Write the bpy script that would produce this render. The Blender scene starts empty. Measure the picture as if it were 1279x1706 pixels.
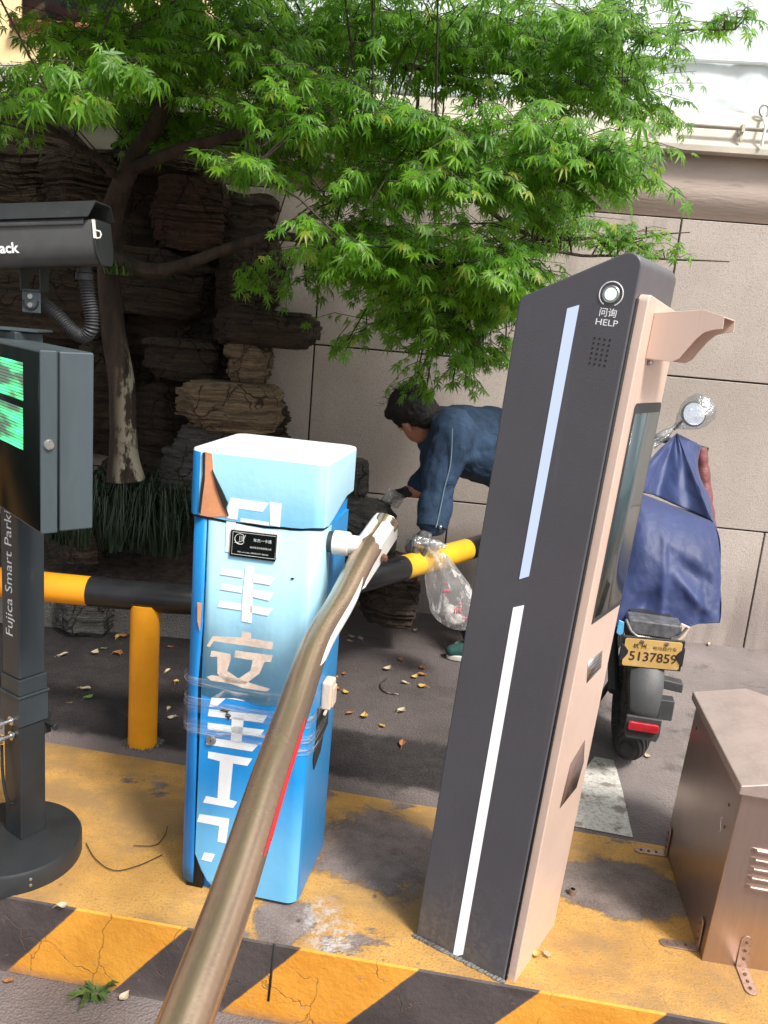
import bpy, bmesh, math, random
import numpy as np
from mathutils import Vector as V, Matrix, noise as mnoise

random.seed(7)
S = bpy.context.scene
COL = S.collection
rad = math.radians

# ------------------------------------------------------------------ camera
FPX, CX, CY, EYE = 1400.0, 639.5, 853.0, 1.4
_p, _r = rad(12.6), rad(4.9)
FWD = V((0, math.cos(_p), -math.sin(_p)))
_u0 = V((1, 0, 0)).cross(FWD)
RGT = V((1, 0, 0)) * math.cos(_r) + _u0 * math.sin(_r)
UPV = V((-1, 0, 0)) * math.sin(_r) + _u0 * math.cos(_r)
EYEP = V((0, 0, EYE))
cam = bpy.data.cameras.new('camera')
cam.sensor_fit = 'VERTICAL'
cam.sensor_height = 24.0
cam.lens = 24.0 * FPX / 1706.0
cam.clip_start, cam.clip_end = 0.05, 2000
camo = bpy.data.objects.new('camera', cam)
COL.objects.link(camo)
m = Matrix.Identity(4)
for i in range(3):
    m[i][0], m[i][1], m[i][2], m[i][3] = RGT[i], UPV[i], -FWD[i], EYEP[i]
camo.matrix_world = m
S.camera = camo

# ------------------------------------------------------------------ light
SUN_EL, SUN_AZ = 52.0, 140.0          # azimuth measured clockwise from +Y (away from the camera)
world = bpy.data.worlds.new('World')
S.world = world
world.use_nodes = True
wn, wl = world.node_tree.nodes, world.node_tree.links
wn.clear()
sky = wn.new('ShaderNodeTexSky')
sky.sky_type = 'NISHITA'
sky.sun_disc = False
sky.sun_elevation = rad(SUN_EL)
sky.sun_rotation = rad(SUN_AZ)
sky.dust_density = 4.0
sky.air_density = 1.0
sky.ozone_density = 1.0
hs = wn.new('ShaderNodeHueSaturation')
hs.inputs['Saturation'].default_value = 0.45
bg = wn.new('ShaderNodeBackground')
bg.inputs['Strength'].default_value = 0.064
wo = wn.new('ShaderNodeOutputWorld')
wl.new(sky.outputs[0], hs.inputs['Color'])
wl.new(hs.outputs[0], bg.inputs[0])
wl.new(bg.outputs[0], wo.inputs[0])
sl = bpy.data.lights.new('sun', 'SUN')
sl.energy = 1.5
sl.angle = rad(11)
sl.color = (1.0, 0.955, 0.89)
suno = bpy.data.objects.new('sun', sl)
COL.objects.link(suno)
sd = V((math.sin(rad(SUN_AZ)) * math.cos(rad(SUN_EL)), math.cos(rad(SUN_AZ)) * math.cos(rad(SUN_EL)), math.sin(rad(SUN_EL))))
suno.rotation_euler = sd.to_track_quat('Z', 'Y').to_euler()
suno.location = sd * 30
S.view_settings.view_transform = 'Standard'
S.view_settings.look = 'None'
S.view_settings.exposure = 1.6
S.view_settings.gamma = 1.0
try:
    S.cycles.max_bounces = 10
    S.cycles.transparent_max_bounces = 24
    S.cycles.use_denoising = True
except Exception:
    pass


# ------------------------------------------------------------------ layout helpers (the photo's rays, used to lay out real points)
def ray(x, y):
    return FWD + RGT * ((x - CX) / FPX) - UPV * ((y - CY) / FPX)


def at(x, y, Y):
    d = ray(x, y)
    return EYEP + d * (Y / d.y)


def gp(x, y, z=0.0):
    d = ray(x, y)
    return EYEP + d * ((z - EYE) / d.z)


def onpl(x, y, o, n):
    d = ray(x, y)
    return EYEP + d * ((o - EYEP).dot(n) / d.dot(n))


class Frame:
    def __init__(s, o, a, b, u):
        s.o, s.a, s.b, s.u = V(o), V(a).normalized(), V(b).normalized(), V(u).normalized()

    def p(s, i, j, k):
        return s.o + s.a * i + s.b * j + s.u * k

    def loc(s, w):
        d = w - s.o
        return V((d.dot(s.a), d.dot(s.b), d.dot(s.u)))


def yaw_frame(o, h, l1=0, l2=0):
    a = V((math.cos(h), -math.sin(h), 0))
    b = V((math.sin(h), math.cos(h), 0))
    u = V((0, 0, 1)) + a * l1 + b * l2
    return Frame(o, a, b, u)


WORLD = Frame((0, 0, 0), (1, 0, 0), (0, 1, 0), (0, 0, 1))


# ------------------------------------------------------------------ mesh builder
class MB:
    def __init__(s):
        s.v, s.f, s.mi = [], [], []

    def add(s, vs, fs, m=0):
        n = len(s.v)
        s.v += [V(x) for x in vs]
        for f in fs:
            s.f.append([n + i for i in f])
            s.mi.append(m)

    def poly(s, pts, m=0):
        s.add(pts, [list(range(len(pts)))], m)

    def box(s, F, x0, x1, y0, y1, z0, z1, m=0):
        P = [F.p(x, y, z) for z in (z0, z1) for y in (y0, y1) for x in (x0, x1)]
        s.add(P, [(0, 2, 3, 1), (4, 5, 7, 6), (0, 1, 5, 4), (2, 6, 7, 3), (0, 4, 6, 2), (1, 3, 7, 5)], m)

    def prism(s, pts, vec, m=0):
        n = len(pts)
        vec = V(vec)
        P = [V(p) for p in pts] + [V(p) + vec for p in pts]
        fs = [list(range(n - 1, -1, -1)), list(range(n, 2 * n))]
        for i in range(n):
            j = (i + 1) % n
            fs.append((i, j, n + j, n + i))
        s.add(P, fs, m)

    def tube(s, path, r, n=10, caps=True, m=0, ref=None, flat=1.0):
        path = [V(p) for p in path]
        k = len(path)
        rs = r if isinstance(r, (list, tuple)) else [r] * k
        t0 = (path[1] - path[0]).normalized()
        ref = V(ref) if ref else (V((0, 0, 1)) if abs(t0.z) < .9 else V((1, 0, 0)))
        x = (ref - t0 * ref.dot(t0)).normalized()
        P = []
        for i in range(k):
            t = (path[min(i + 1, k - 1)] - path[max(i - 1, 0)])
            t = t.normalized() if t.length > 1e-9 else t0
            x = (x - t * x.dot(t))
            x = x.normalized() if x.length > 1e-6 else t.orthogonal().normalized()
            y = t.cross(x)
            for q in range(n):
                a = 2 * math.pi * q / n
                P.append(path[i] + (x * math.cos(a) * flat + y * math.sin(a)) * rs[i])
        fs = []
        for i in range(k - 1):
            for q in range(n):
                w = (q + 1) % n
                fs.append((i * n + q, i * n + w, (i + 1) * n + w, (i + 1) * n + q))
        if caps:
            fs.append(list(range(n - 1, -1, -1)))
            fs.append([(k - 1) * n + q for q in range(n)])
        s.add(P, fs, m)

    def lathe(s, o, ax, prof, n=20, m=0):
        ax = V(ax).normalized()
        s.tube([V(o) + ax * h for h, r in prof], [max(r, 1e-4) for h, r in prof], n, True, m)

    def ball(s, c, r, n=12, k=8, F=WORLD, m=0):
        if not isinstance(r, (tuple, list, V)):
            r = (r, r, r)
        c = V(c)
        P, fs = [], []
        for i in range(1, k):
            t = math.pi * i / k
            for q in range(n):
                a = 2 * math.pi * q / n
                P.append(c + F.a * (r[0] * math.sin(t) * math.cos(a)) + F.b * (r[1] * math.sin(t) * math.sin(a)) + F.u * (r[2] * math.cos(t)))
        top, bot = len(P), len(P) + 1
        P += [c + F.u * r[2], c - F.u * r[2]]
        for i in range(k - 2):
            for q in range(n):
                w = (q + 1) % n
                fs.append((i * n + q, (i + 1) * n + q, (i + 1) * n + w, i * n + w))
        for q in range(n):
            w = (q + 1) % n
            fs.append((top, q, w))
            fs.append((bot, (k - 2) * n + w, (k - 2) * n + q))
        s.add(P, fs, m)

    def cone(s, a, b, ra, rb, n=14):
        s.tube([a, b], [ra, rb], n)
        s.ball(a, ra, n, 8)
        s.ball(b, rb, n, 8)

    def chain(s, pts, rs, n=14):
        for i in range(len(pts) - 1):
            s.cone(pts[i], pts[i + 1], rs[i], rs[i + 1], n)

    def text(s, body, size, o, right, up, depth=.0008, align='CENTER', m=0, sx=1.0, bold=0.0):
        c = bpy.data.curves.new('writing', 'FONT')
        c.body = body
        c.size = 1.0
        c.align_x, c.align_y = align, 'CENTER'
        c.resolution_u = 3
        c.offset = bold
        t = bpy.data.objects.new('writing', c)
        COL.objects.link(t)
        dg = bpy.context.evaluated_depsgraph_get()
        me = bpy.data.meshes.new_from_object(t.evaluated_get(dg))
        right, up = V(right).normalized(), V(up).normalized()
        nrm = right.cross(up)
        o = V(o)
        P = [o + right * (v.co.x * size * sx) + up * (v.co.y * size) + nrm * depth for v in me.vertices]
        s.add(P, [list(p.vertices) for p in me.polygons], m)
        bpy.data.objects.remove(t)
        bpy.data.curves.remove(c)
        bpy.data.meshes.remove(me)


def spline(pts, n=6):
    """Catmull-Rom through points (tuples of any length)"""
    P = [np.array(p, float) for p in pts]
    P = [2 * P[0] - P[1]] + P + [2 * P[-1] - P[-2]]
    out = []
    for i in range(1, len(P) - 2):
        for q in range(n):
            t = q / n
            a, b, c, d = P[i - 1], P[i], P[i + 1], P[i + 2]
            out.append(.5 * ((2 * b) + (-a + c) * t + (2 * a - 5 * b + 4 * c - d) * t * t + (-a + 3 * b - 3 * c + d) * t ** 3))
    out.append(P[-2])
    return out


# ------------------------------------------------------------------ scene objects
def tag(o, label=None, cat=None, group=None, kind=None):
    if label: o['label'] = label
    if cat: o['category'] = cat
    if group: o['group'] = group
    if kind: o['kind'] = kind
    return o


def thing(name, loc, label, cat, group=None):
    o = bpy.data.objects.new(name, None)
    o.empty_display_size = .1
    o.location = loc
    COL.objects.link(o)
    return tag(o, label, cat, group)


def wloc(o):
    l = V((0, 0, 0))
    while o:
        l += V(o.location)
        o = o.parent
    return l


def obj(name, mb, mats, parent=None, bevel=0, smooth=True, origin=None, seg=2, angle=40, label=None):
    """links the builder's shape as ONE mesh object; verts are given in world space"""
    base = wloc(parent) if parent else (V(origin) if origin is not None else V((0, 0, 0)))
    me = bpy.data.meshes.new(name)
    me.from_pydata([v - base for v in mb.v], [], mb.f)
    if not isinstance(mats, (list, tuple)):
        mats = [mats]
    for q in mats:
        me.materials.append(q)
    if len(mats) > 1:
        me.polygons.foreach_set('material_index', mb.mi)
    bm = bmesh.new()
    bm.from_mesh(me)
    bmesh.ops.recalc_face_normals(bm, faces=bm.faces)
    for e in bm.edges:
        e.smooth = not (len(e.link_faces) == 2 and e.calc_face_angle(0) > rad(angle))
    bm.to_mesh(me)
    bm.free()
    if smooth:
        me.polygons.foreach_set('use_smooth', [True] * len(me.polygons))
    o = bpy.data.objects.new(name, me)
    if parent:
        o.parent = parent
    else:
        o.location = base
    COL.objects.link(o)
    if bevel:
        b = o.modifiers.new('bevel', 'BEVEL')
        b.width = bevel
        b.segments = seg
        b.limit_method = 'ANGLE'
        b.angle_limit = rad(35)
        b.harden_normals = True
    if label:
        o['label'] = label
    return o


def blob(name, mb, mat_, parent=None, voxel=.008, it=6, disp=None, origin=None):
    """overlapping solids grown into one continuous surface"""
    o = obj(name, mb, mat_, parent, origin=origin)
    r = o.modifiers.new('remesh', 'REMESH')
    r.mode = 'VOXEL'
    r.voxel_size = voxel
    r.use_smooth_shade = True
    sm = o.modifiers.new('smooth', 'SMOOTH')
    sm.factor = .5
    sm.iterations = it
    if disp:
        sc, st = disp
        tx = bpy.data.textures.new(name + '_folds', 'CLOUDS')
        tx.noise_scale = sc
        tx.noise_depth = 3
        d = o.modifiers.new('folds', 'DISPLACE')
        d.texture = tx
        d.strength = st
        d.texture_coords = 'LOCAL'
    return o


# ------------------------------------------------------------------ materials
class N:
    """tiny node-graph helper"""
    def __init__(s, name):
        s.m = bpy.data.materials.new(name)
        s.m.use_nodes = True
        s.t = s.m.node_tree
        s.t.nodes.clear()
        s.out = s.t.nodes.new('ShaderNodeOutputMaterial')
        s.tc = s.t.nodes.new('ShaderNodeTexCoord').outputs['Object']

    def n(s, kind, **kw):
        x = s.t.nodes.new(kind)
        for k, v in kw.items():
            setattr(x, k, v)
        return x

    def set(s, sock, v):
        if hasattr(v, 'is_output') or isinstance(v, bpy.types.NodeSocket):
            s.t.links.new(v, sock)
        elif isinstance(v, (tuple, list)) and len(v) == 3 and sock.type == 'RGBA':
            sock.default_value = (*v, 1)
        else:
            sock.default_value = v

    def mapping(s, scale=(1, 1, 1), loc=(0, 0, 0), rot=(0, 0, 0), src=None):
        x = s.n('ShaderNodeMapping')
        s.set(x.inputs['Vector'], src or s.tc)
        x.inputs['Scale'].default_value = scale
        x.inputs['Location'].default_value = loc
        x.inputs['Rotation'].default_value = rot
        return x.outputs[0]

    def noise(s, scale=5, detail=4, rough=.55, vec=None, dist=0):
        x = s.n('ShaderNodeTexNoise')
        s.set(x.inputs['Vector'], vec or s.tc)
        x.inputs['Scale'].default_value = scale
        x.inputs['Detail'].default_value = detail
        x.inputs['Roughness'].default_value = rough
        x.inputs['Distortion'].default_value = dist
        return x.outputs[0]

    def voro(s, scale=5, vec=None, feature='F1'):
        x = s.n('ShaderNodeTexVoronoi', feature=feature)
        s.set(x.inputs['Vector'], vec or s.tc)
        x.inputs['Scale'].default_value = scale
        return x.outputs['Distance']

    def math(s, op, a, b=0.0, clamp=False):
        x = s.n('ShaderNodeMath', operation=op, use_clamp=clamp)
        s.set(x.inputs[0], a)
        s.set(x.inputs[1], b)
        return x.outputs[0]

    def ramp(s, v, lo, hi):
        x = s.n('ShaderNodeMapRange', clamp=True, interpolation_type='SMOOTHSTEP')
        s.set(x.inputs['Value'], v)
        x.inputs['From Min'].default_value = lo
        x.inputs['From Max'].default_value = hi
        return x.outputs[0]

    def mix(s, f, a, b, blend='MIX'):
        x = s.n('ShaderNodeMix', data_type='RGBA', blend_type=blend)
        s.set(x.inputs[0], f)
        s.set(x.inputs[6], a)
        s.set(x.inputs[7], b)
        return x.outputs[2]

    def xyz(s, vec=None):
        x = s.n('ShaderNodeSeparateXYZ')
        s.set(x.inputs[0], vec or s.tc)
        return x.outputs

    def bump(s, h, dist=.002, strength=1.0, nrm=None):
        x = s.n('ShaderNodeBump')
        s.set(x.inputs['Height'], h)
        x.inputs['Distance'].default_value = dist
        x.inputs['Strength'].default_value = strength
        if nrm:
            s.set(x.inputs['Normal'], nrm)
        return x.outputs[0]

    def bsdf(s, col, rough=.5, metal=0.0, nrm=None, **kw):
        x = s.n('ShaderNodeBsdfPrincipled')
        s.set(x.inputs['Base Color'], col)
        s.set(x.inputs['Roughness'], rough)
        s.set(x.inputs['Metallic'], metal)
        if nrm:
            s.set(x.inputs['Normal'], nrm)
        for k, v in kw.items():
            s.set(x.inputs[k.replace('_', ' ')], v)
        return x.outputs[0]

    def mixs(s, f, a, b):
        x = s.n('ShaderNodeMixShader')
        s.set(x.inputs[0], f)
        s.set(x.inputs[1], a)
        s.set(x.inputs[2], b)
        return x.outputs[0]

    def done(s, sh):
        s.t.links.new(sh, s.out.inputs['Surface'])
        return s.m


def mul(c, k):
    return tuple(min(1.0, x * k) for x in c)


def mat(name, col, rough=.5, metal=0.0, var=.12, scale=9, bump=.0006, bscale=120, dirt=None, dirt_amt=.45, stretch=(1, 1, 1), rvar=.1, **kw):
    g = N(name)
    vec = g.mapping(stretch)
    n1 = g.noise(scale, 5, .6, vec)
    c = g.mix(g.ramp(n1, .3, .7), mul(col, 1 - var), mul(col, 1 + var))
    if dirt:
        n2 = g.noise(scale * 2.3, 6, .65, vec)
        c = g.mix(g.math('MULTIPLY', g.ramp(n2, 1 - dirt_amt - .06, 1 - dirt_amt + .12), .85), c, dirt)
    rn = g.math('ADD', g.math('MULTIPLY', n1, rvar), rough - rvar / 2)
    nb = g.bump(g.noise(bscale, 3, .6, vec), bump) if bump else None
    return g.done(g.bsdf(c, rn, metal, nb, **kw))


M = {}


def m_kiosk(name, col, rough, dust, metal=0.0):
    """powder coat with fine orange peel, scuffs, and road dust splashed up from the foot"""
    g = N(name)
    n0 = g.noise(4, 5, .6)
    peel = g.noise(430, 2, .5)
    c = g.mix(g.ramp(n0, .3, .7), mul(col, .95), mul(col, 1.06))
    z = g.xyz()[2]
    sp = g.noise(70, 5, .7)
    low = g.math('MULTIPLY', g.ramp(g.math('ADD', z, g.math('MULTIPLY', g.noise(6, 5, .7), .5)), .52, .12), g.ramp(sp, .40, .62))
    c = g.mix(g.math('MULTIPLY', low, .5), c, dust)
    run = g.noise(30, 4, .6, g.mapping((1, 1, .03)))
    c = g.mix(g.math('MULTIPLY', g.ramp(run, .62, .75), .22), c, dust)
    scr = g.ramp(g.noise(11, 2, .5, g.mapping((6, 6, .6), (0, 0, 0), (.0, .5, .3)), 2.0), .495, .505)
    chip = g.ramp(g.noise(55, 6, .75), .70, .73)
    c = g.mix(g.math('MULTIPLY', chip, .7), c, mul(dust, .8))
    r = g.math('ADD', g.math('MULTIPLY', g.noise(9, 6, .7, g.mapping((1, 1, .5)), 1.0), .34), rough - .17)
    return g.done(g.bsdf(c, r, metal, g.bump(peel, .0004 if col[0] < .3 else .00025)))


M['black_metal'] = mat('black powder coat', (.022, .024, .026), .42, var=.2, bump=.0003, bscale=500, dirt=(.07, .065, .06), dirt_amt=.3)
M['post_grey'] = mat('slate grey paint', (.055, .075, .085), .42, var=.12, scale=14, stretch=(1, 1, .25), bump=.0002, bscale=400, dirt=(.11, .11, .10), dirt_amt=.3)
M['post_dark'] = mat('dark post paint', (.034, .043, .048), .45, var=.15, scale=11, stretch=(1, 1, .3), bump=.0002, bscale=400, dirt=(.09, .085, .075), dirt_amt=.32)
M['steel'] = mat('zinc steel', (.6, .6, .58), .3, 1.0, var=.15)
M['dark_glass'] = mat('black acrylic', (.006, .009, .008), .30, var=.1, bump=0, Specular_IOR_Level=.06)
M['white_ink'] = mat('white print', (.8, .82, .82), .5, var=.05, bump=0)
M['kiosk_dark'] = m_kiosk('charcoal orange peel paint', (.082, .080, .090), .36, (.20, .18, .16))
M['gold'] = m_kiosk('rose gold paint', (.66, .495, .41), .34, (.46, .36, .29), .15)
M['rubber'] = mat('tyre rubber', (.022, .022, .023), .75, var=.2, bump=.001, bscale=80, dirt=(.07, .062, .055), dirt_amt=.35)
M['black_plastic'] = mat('black plastic', (.03, .031, .034), .5, var=.15, bump=.0004, bscale=300, dirt=(.075, .07, .065), dirt_amt=.35)
M['grey_plastic'] = mat('grey plastic', (.055, .057, .06), .5, var=.2, bump=.0005, bscale=200, dirt=(.2, .18, .16), dirt_amt=.35)
M['orange_paint'] = mat('marigold paint', (.80, .33, .012), .36, var=.08, scale=7, bump=.0004, bscale=200, dirt=(.5, .2, .02), dirt_amt=.27)
M['yellow_paint'] = mat('yellow paint', (.82, .45, .03), .36, var=.1, scale=10, bump=.0004, bscale=200, dirt=(.35, .17, .03), dirt_amt=.27)
M['black_paint'] = mat('black gloss paint', (.014, .014, .016), .3, var=.3, scale=15, bump=.0008, bscale=90, dirt=(.06, .055, .05), dirt_amt=.3)
M['white_paint'] = mat('white enamel', (.74, .72, .67), .4, var=.05, bump=.0004, bscale=150, dirt=(.4, .33, .24), dirt_amt=.30)
M['cream_plastic'] = mat('cream plastic', (.70, .56, .44), .5, var=.08, dirt=(.45, .33, .24), dirt_amt=.3)
M['rust'] = mat('rusty steel', (.16, .075, .045), .8, .2, var=.35, scale=90)
M['bark'] = None
M['cable'] = mat('black cable', (.012, .012, .012), .5)
M['red_tape'] = mat('red reflective tape', (.75, .03, .035), .35, var=.06, bump=.0002)
M['white_tape'] = mat('white reflective tape', (.8, .8, .78), .35, var=.05, bump=.0002)
M['lamp_red'] = mat('red reflector', (.45, .02, .03), .15, var=.2, scale=60, bump=.0008, bscale=700)
M['chrome'] = mat('mirror chrome', (.8, .82, .85), .08, 1.0, var=.03, bump=0)
M['skin'] = mat('skin', (.42, .2, .13), .5, var=.08, scale=30, Subsurface_Weight=.1)
M['hair'] = mat('black hair', (.007, .006, .006), .62, var=.4, scale=60, stretch=(1, .25, 1), bump=.003, bscale=260)
M['glove_black'] = mat('black glove', (.018, .018, .02), .75, var=.3, scale=60, bump=.001, bscale=400)
M['glove_grey'] = mat('grey coated glove', (.12, .12, .125), .5, var=.35, scale=50, bump=.001, bscale=300)
M['trousers'] = mat('dark trousers', (.02, .024, .034), .85, var=.2, scale=30, bump=.001, bscale=300)
M['shoe_green'] = mat('dark green shoe suede', (.018, .07, .065), .8, var=.2, scale=60)
M['shoe_white'] = mat('off white sole rubber', (.62, .60, .52), .6, var=.1, scale=60)
M['shoe_grey'] = mat('grey shoe suede', (.33, .32, .3), .8, var=.15, scale=60)
M['quilt'] = mat('maroon quilted nylon', (.21, .075, .075), .38, var=.15, scale=20, bump=.004, bscale=45)
M['collar'] = mat('dark collar cloth', (.012, .013, .016), .85, var=.2)


def m_denim():
    g = N('washed blue denim')
    n1 = g.noise(7, 5, .6)
    c = g.mix(g.ramp(n1, .3, .72), (.008, .024, .056), (.022, .054, .110))
    w = g.noise(900, 2, .5, g.mapping((1, 1, .3)))
    c = g.mix(g.math('MULTIPLY', g.ramp(w, .55, .8), .35), c, (.15, .22, .3))
    b = g.bump(g.noise(9, 3, .5, g.mapping((1, 1.6, .7)), 1.0), .022)
    b = g.bump(w, .0006, 1, b)
    return g.done(g.bsdf(c, .85, 0, b))


M['denim'] = m_denim()


def m_leaf():
    g = N('maple leaf')
    geo = g.n('ShaderNodeNewGeometry').outputs['Random Per Island']
    c = g.mix(geo, (.05, .17, .012), (.20, .43, .022))
    c = g.mix(g.ramp(geo, .95, .99), c, (.34, .36, .05))
    n = g.noise(60, 3)
    c = g.mix(g.math('MULTIPLY', g.ramp(n, .4, .7), .25), c, (.05, .15, .015))
    d = g.bsdf(c, .42)
    t = g.n('ShaderNodeBsdfTranslucent')
    g.set(t.inputs['Color'], g.mix(.5, c, (.32, .66, .03)))
    return g.done(g.mixs(.47, d, t.outputs[0]))


M['leaf'] = m_leaf()


def m_bark():
    g = N('maple bark')
    v = g.mapping((1, 1, .22))
    n1 = g.noise(16, 6, .65, v)
    c = g.mix(g.ramp(n1, .3, .7), (.02, .014, .011), (.072, .048, .036))
    x = g.xyz()
    lich = g.noise(15, 5, .7, g.mapping((1, 1, .35)))
    side = g.math('MULTIPLY', g.ramp(x[0], -.02, .05), g.math('MULTIPLY', g.ramp(x[2], .62, .45), g.ramp(x[0], .16, .10)))
    c = g.mix(g.math('MULTIPLY', g.ramp(lich, .47, .56), side), c, (.42, .38, .29))
    return g.done(g.bsdf(c, .9, 0, g.bump(n1, .02)))


M['bark'] = m_bark()


def m_rock(name, c1, c2, c3):
    g = N(name)
    v = g.mapping((1.2, 1.2, 9))
    n1 = g.noise(5, 7, .7, v, .5)
    n2 = g.noise(22, 5, .7)
    c = g.mix(g.ramp(n1, .33, .66), c1, c2)
    c = g.mix(g.ramp(n2, .55, .72), c, c3)
    c = g.mix(g.math('MULTIPLY', g.ramp(g.noise(14, 5, .7, g.mapping((1, 1, 1), (3, 1, 7))), .6, .68), .5), c, mul(c3, 1.7))
    wv_ = g.n('ShaderNodeVectorMath', operation='ADD')
    nz_ = g.n('ShaderNodeTexNoise')
    g.set(nz_.inputs['Vector'], g.tc)
    nz_.inputs['Scale'].default_value = 6
    g.set(wv_.inputs[0], g.mapping((1.4, 1.4, .7)))
    sc_ = g.n('ShaderNodeVectorMath', operation='SCALE')
    g.set(sc_.inputs[0], nz_.outputs[1])
    sc_.inputs['Scale'].default_value = .25
    g.set(wv_.inputs[1], sc_.outputs[0])
    crk = g.math('MULTIPLY', g.ramp(g.voro(6, wv_.outputs[0], 'DISTANCE_TO_EDGE'), .03, .006), g.ramp(g.noise(5, 3), .45, .55))
    c = g.mix(g.math('MULTIPLY', crk, .8), c, mul(c1, .3))
    h = g.math('ADD', g.math('ADD', n1, g.math('MULTIPLY', n2, .7)), g.math('MULTIPLY', crk, -1.2))
    return g.done(g.bsdf(c, .92, 0, g.bump(h, .04)))


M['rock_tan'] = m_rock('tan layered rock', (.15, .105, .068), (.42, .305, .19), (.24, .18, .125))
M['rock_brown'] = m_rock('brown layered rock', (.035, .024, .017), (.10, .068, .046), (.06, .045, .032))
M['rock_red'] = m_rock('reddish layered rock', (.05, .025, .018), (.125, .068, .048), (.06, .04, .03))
M['rock_grey'] = m_rock('grey rock', (.06, .057, .052), (.16, .15, .135), (.10, .095, .085))


def m_wall():
    g = N('stippled wall render')
    n0 = g.noise(1.2, 5, .6)
    c = g.mix(g.ramp(n0, .3, .7), (.40, .345, .305), (.53, .465, .42))
    isl_ = g.n('ShaderNodeNewGeometry').outputs['Random Per Island']
    c = g.mix(g.math('MULTIPLY', isl_, .30), c, (.27, .235, .21))
    sp = g.noise(150, 3, .6)
    c = g.mix(g.math('MULTIPLY', g.ramp(sp, .5, .68), .36), c, (.2, .16, .145))
    c = g.mix(g.math('MULTIPLY', g.ramp(g.noise(24, 6, .75), .60, .72), .3), c, (.22, .185, .165))
    stain = g.noise(3, 6, .6, g.mapping((1, 1, .2)))
    z = g.xyz()[2]
    streak = g.math('MULTIPLY', g.ramp(g.noise(5, 5, .6, g.mapping((1, 1, .06))), .52, .68), g.ramp(z, .2, 1.9))
    c = g.mix(g.math('MULTIPLY', streak, .35), c, (.2, .17, .15))
    low = g.math('MULTIPLY', g.ramp(z, .55, .05), g.ramp(stain, .35, .6))
    c = g.mix(g.math('MULTIPLY', low, .55), c, (.12, .09, .085))
    return g.done(g.bsdf(c, .9, 0, g.bump(sp, .0022)))


M['wall'] = m_wall()
M['wall_joint'] = mat('joint grout', (.06, .055, .05), .9)
M['wall_band'] = mat('smooth taupe plaster', (.47, .385, .335), .8, var=.12, scale=3, stretch=(.4, 1, 2.5), bump=.002, bscale=40, dirt=(.2, .14, .11), dirt_amt=.35)
M['coping'] = mat('weathered cream coping', (.55, .50, .42), .7, var=.15, scale=6, stretch=(.5, 1, 1), dirt=(.25, .21, .14), dirt_amt=.36, bump=.001, bscale=60)


def m_asphalt(name, c1, c2, c3, moss=False):
    g = N(name)
    n0 = g.noise(1.7, 6, .62)
    c = g.mix(g.ramp(n0, .32, .68), c1, c2)
    sp = g.noise(210, 3, .7)
    c = g.mix(g.math('MULTIPLY', g.ramp(sp, .56, .7), .6), c, c3)
    st = g.noise(6, 6, .7, g.mapping((1, 1, 1), (5, 2, 0)))
    c = g.mix(g.math('MULTIPLY', g.ramp(st, .54, .68), .6), c, mul(c1, .55))
    h = g.math('ADD', g.math('MULTIPLY', sp, .6), g.math('MULTIPLY', g.voro(140), .7))
    return g.done(g.bsdf(c, g.math('ADD', g.math('MULTIPLY', n0, -.25), .95), 0, g.bump(h, .005)))


def m_yard():
    g = N('old asphalt with painted shade')
    x = g.xyz()
    n0 = g.noise(1.7, 6, .62)
    sp = g.noise(210, 3, .7)
    fine = g.noise(9, 7, .7)
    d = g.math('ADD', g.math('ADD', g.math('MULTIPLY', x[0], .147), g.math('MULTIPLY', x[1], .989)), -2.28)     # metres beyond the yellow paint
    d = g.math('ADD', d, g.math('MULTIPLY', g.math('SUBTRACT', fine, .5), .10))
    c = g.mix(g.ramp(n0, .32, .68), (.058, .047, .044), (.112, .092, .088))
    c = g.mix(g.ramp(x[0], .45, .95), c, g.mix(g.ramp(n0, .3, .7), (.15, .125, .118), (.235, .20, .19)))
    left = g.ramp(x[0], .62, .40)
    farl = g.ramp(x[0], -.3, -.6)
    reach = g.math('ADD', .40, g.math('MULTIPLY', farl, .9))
    dark = g.math('MULTIPLY', g.math('MULTIPLY', g.ramp(d, .075, .115), left), g.ramp(g.math('SUBTRACT', reach, d), -.02, .03))  # tree shade painted into the asphalt: dark band, reaching farther at the left
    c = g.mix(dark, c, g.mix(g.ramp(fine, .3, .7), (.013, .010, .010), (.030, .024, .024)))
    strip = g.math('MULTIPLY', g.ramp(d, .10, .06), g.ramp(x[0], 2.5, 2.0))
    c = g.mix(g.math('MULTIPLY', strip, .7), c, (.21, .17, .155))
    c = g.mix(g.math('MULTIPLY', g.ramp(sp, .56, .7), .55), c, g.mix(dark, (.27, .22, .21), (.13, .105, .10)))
    st = g.noise(6, 6, .7, g.mapping((1, 1, 1), (5, 2, 0)))
    c = g.mix(g.math('MULTIPLY', g.ramp(st, .52, .66), .5), c, (.05, .04, .038))
    c = g.mix(g.math('MULTIPLY', g.ramp(g.noise(7, 6, .75, g.mapping((1, 1, 1), (1, 8, 0))), .66, .70), .6), c, (.42, .25, .07))
    h = g.math('ADD', g.math('MULTIPLY', sp, .6), g.math('MULTIPLY', g.voro(140), .7))
    return g.done(g.bsdf(c, .85, 0, g.bump(h, .005)))


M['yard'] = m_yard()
M['road'] = m_asphalt('worn grey road', (.13, .105, .10), (.21, .175, .165), (.33, .28, .26))
M['paving'] = m_asphalt('old asphalt', (.055, .043, .043), (.115, .09, .09), (.25, .2, .2))


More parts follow.
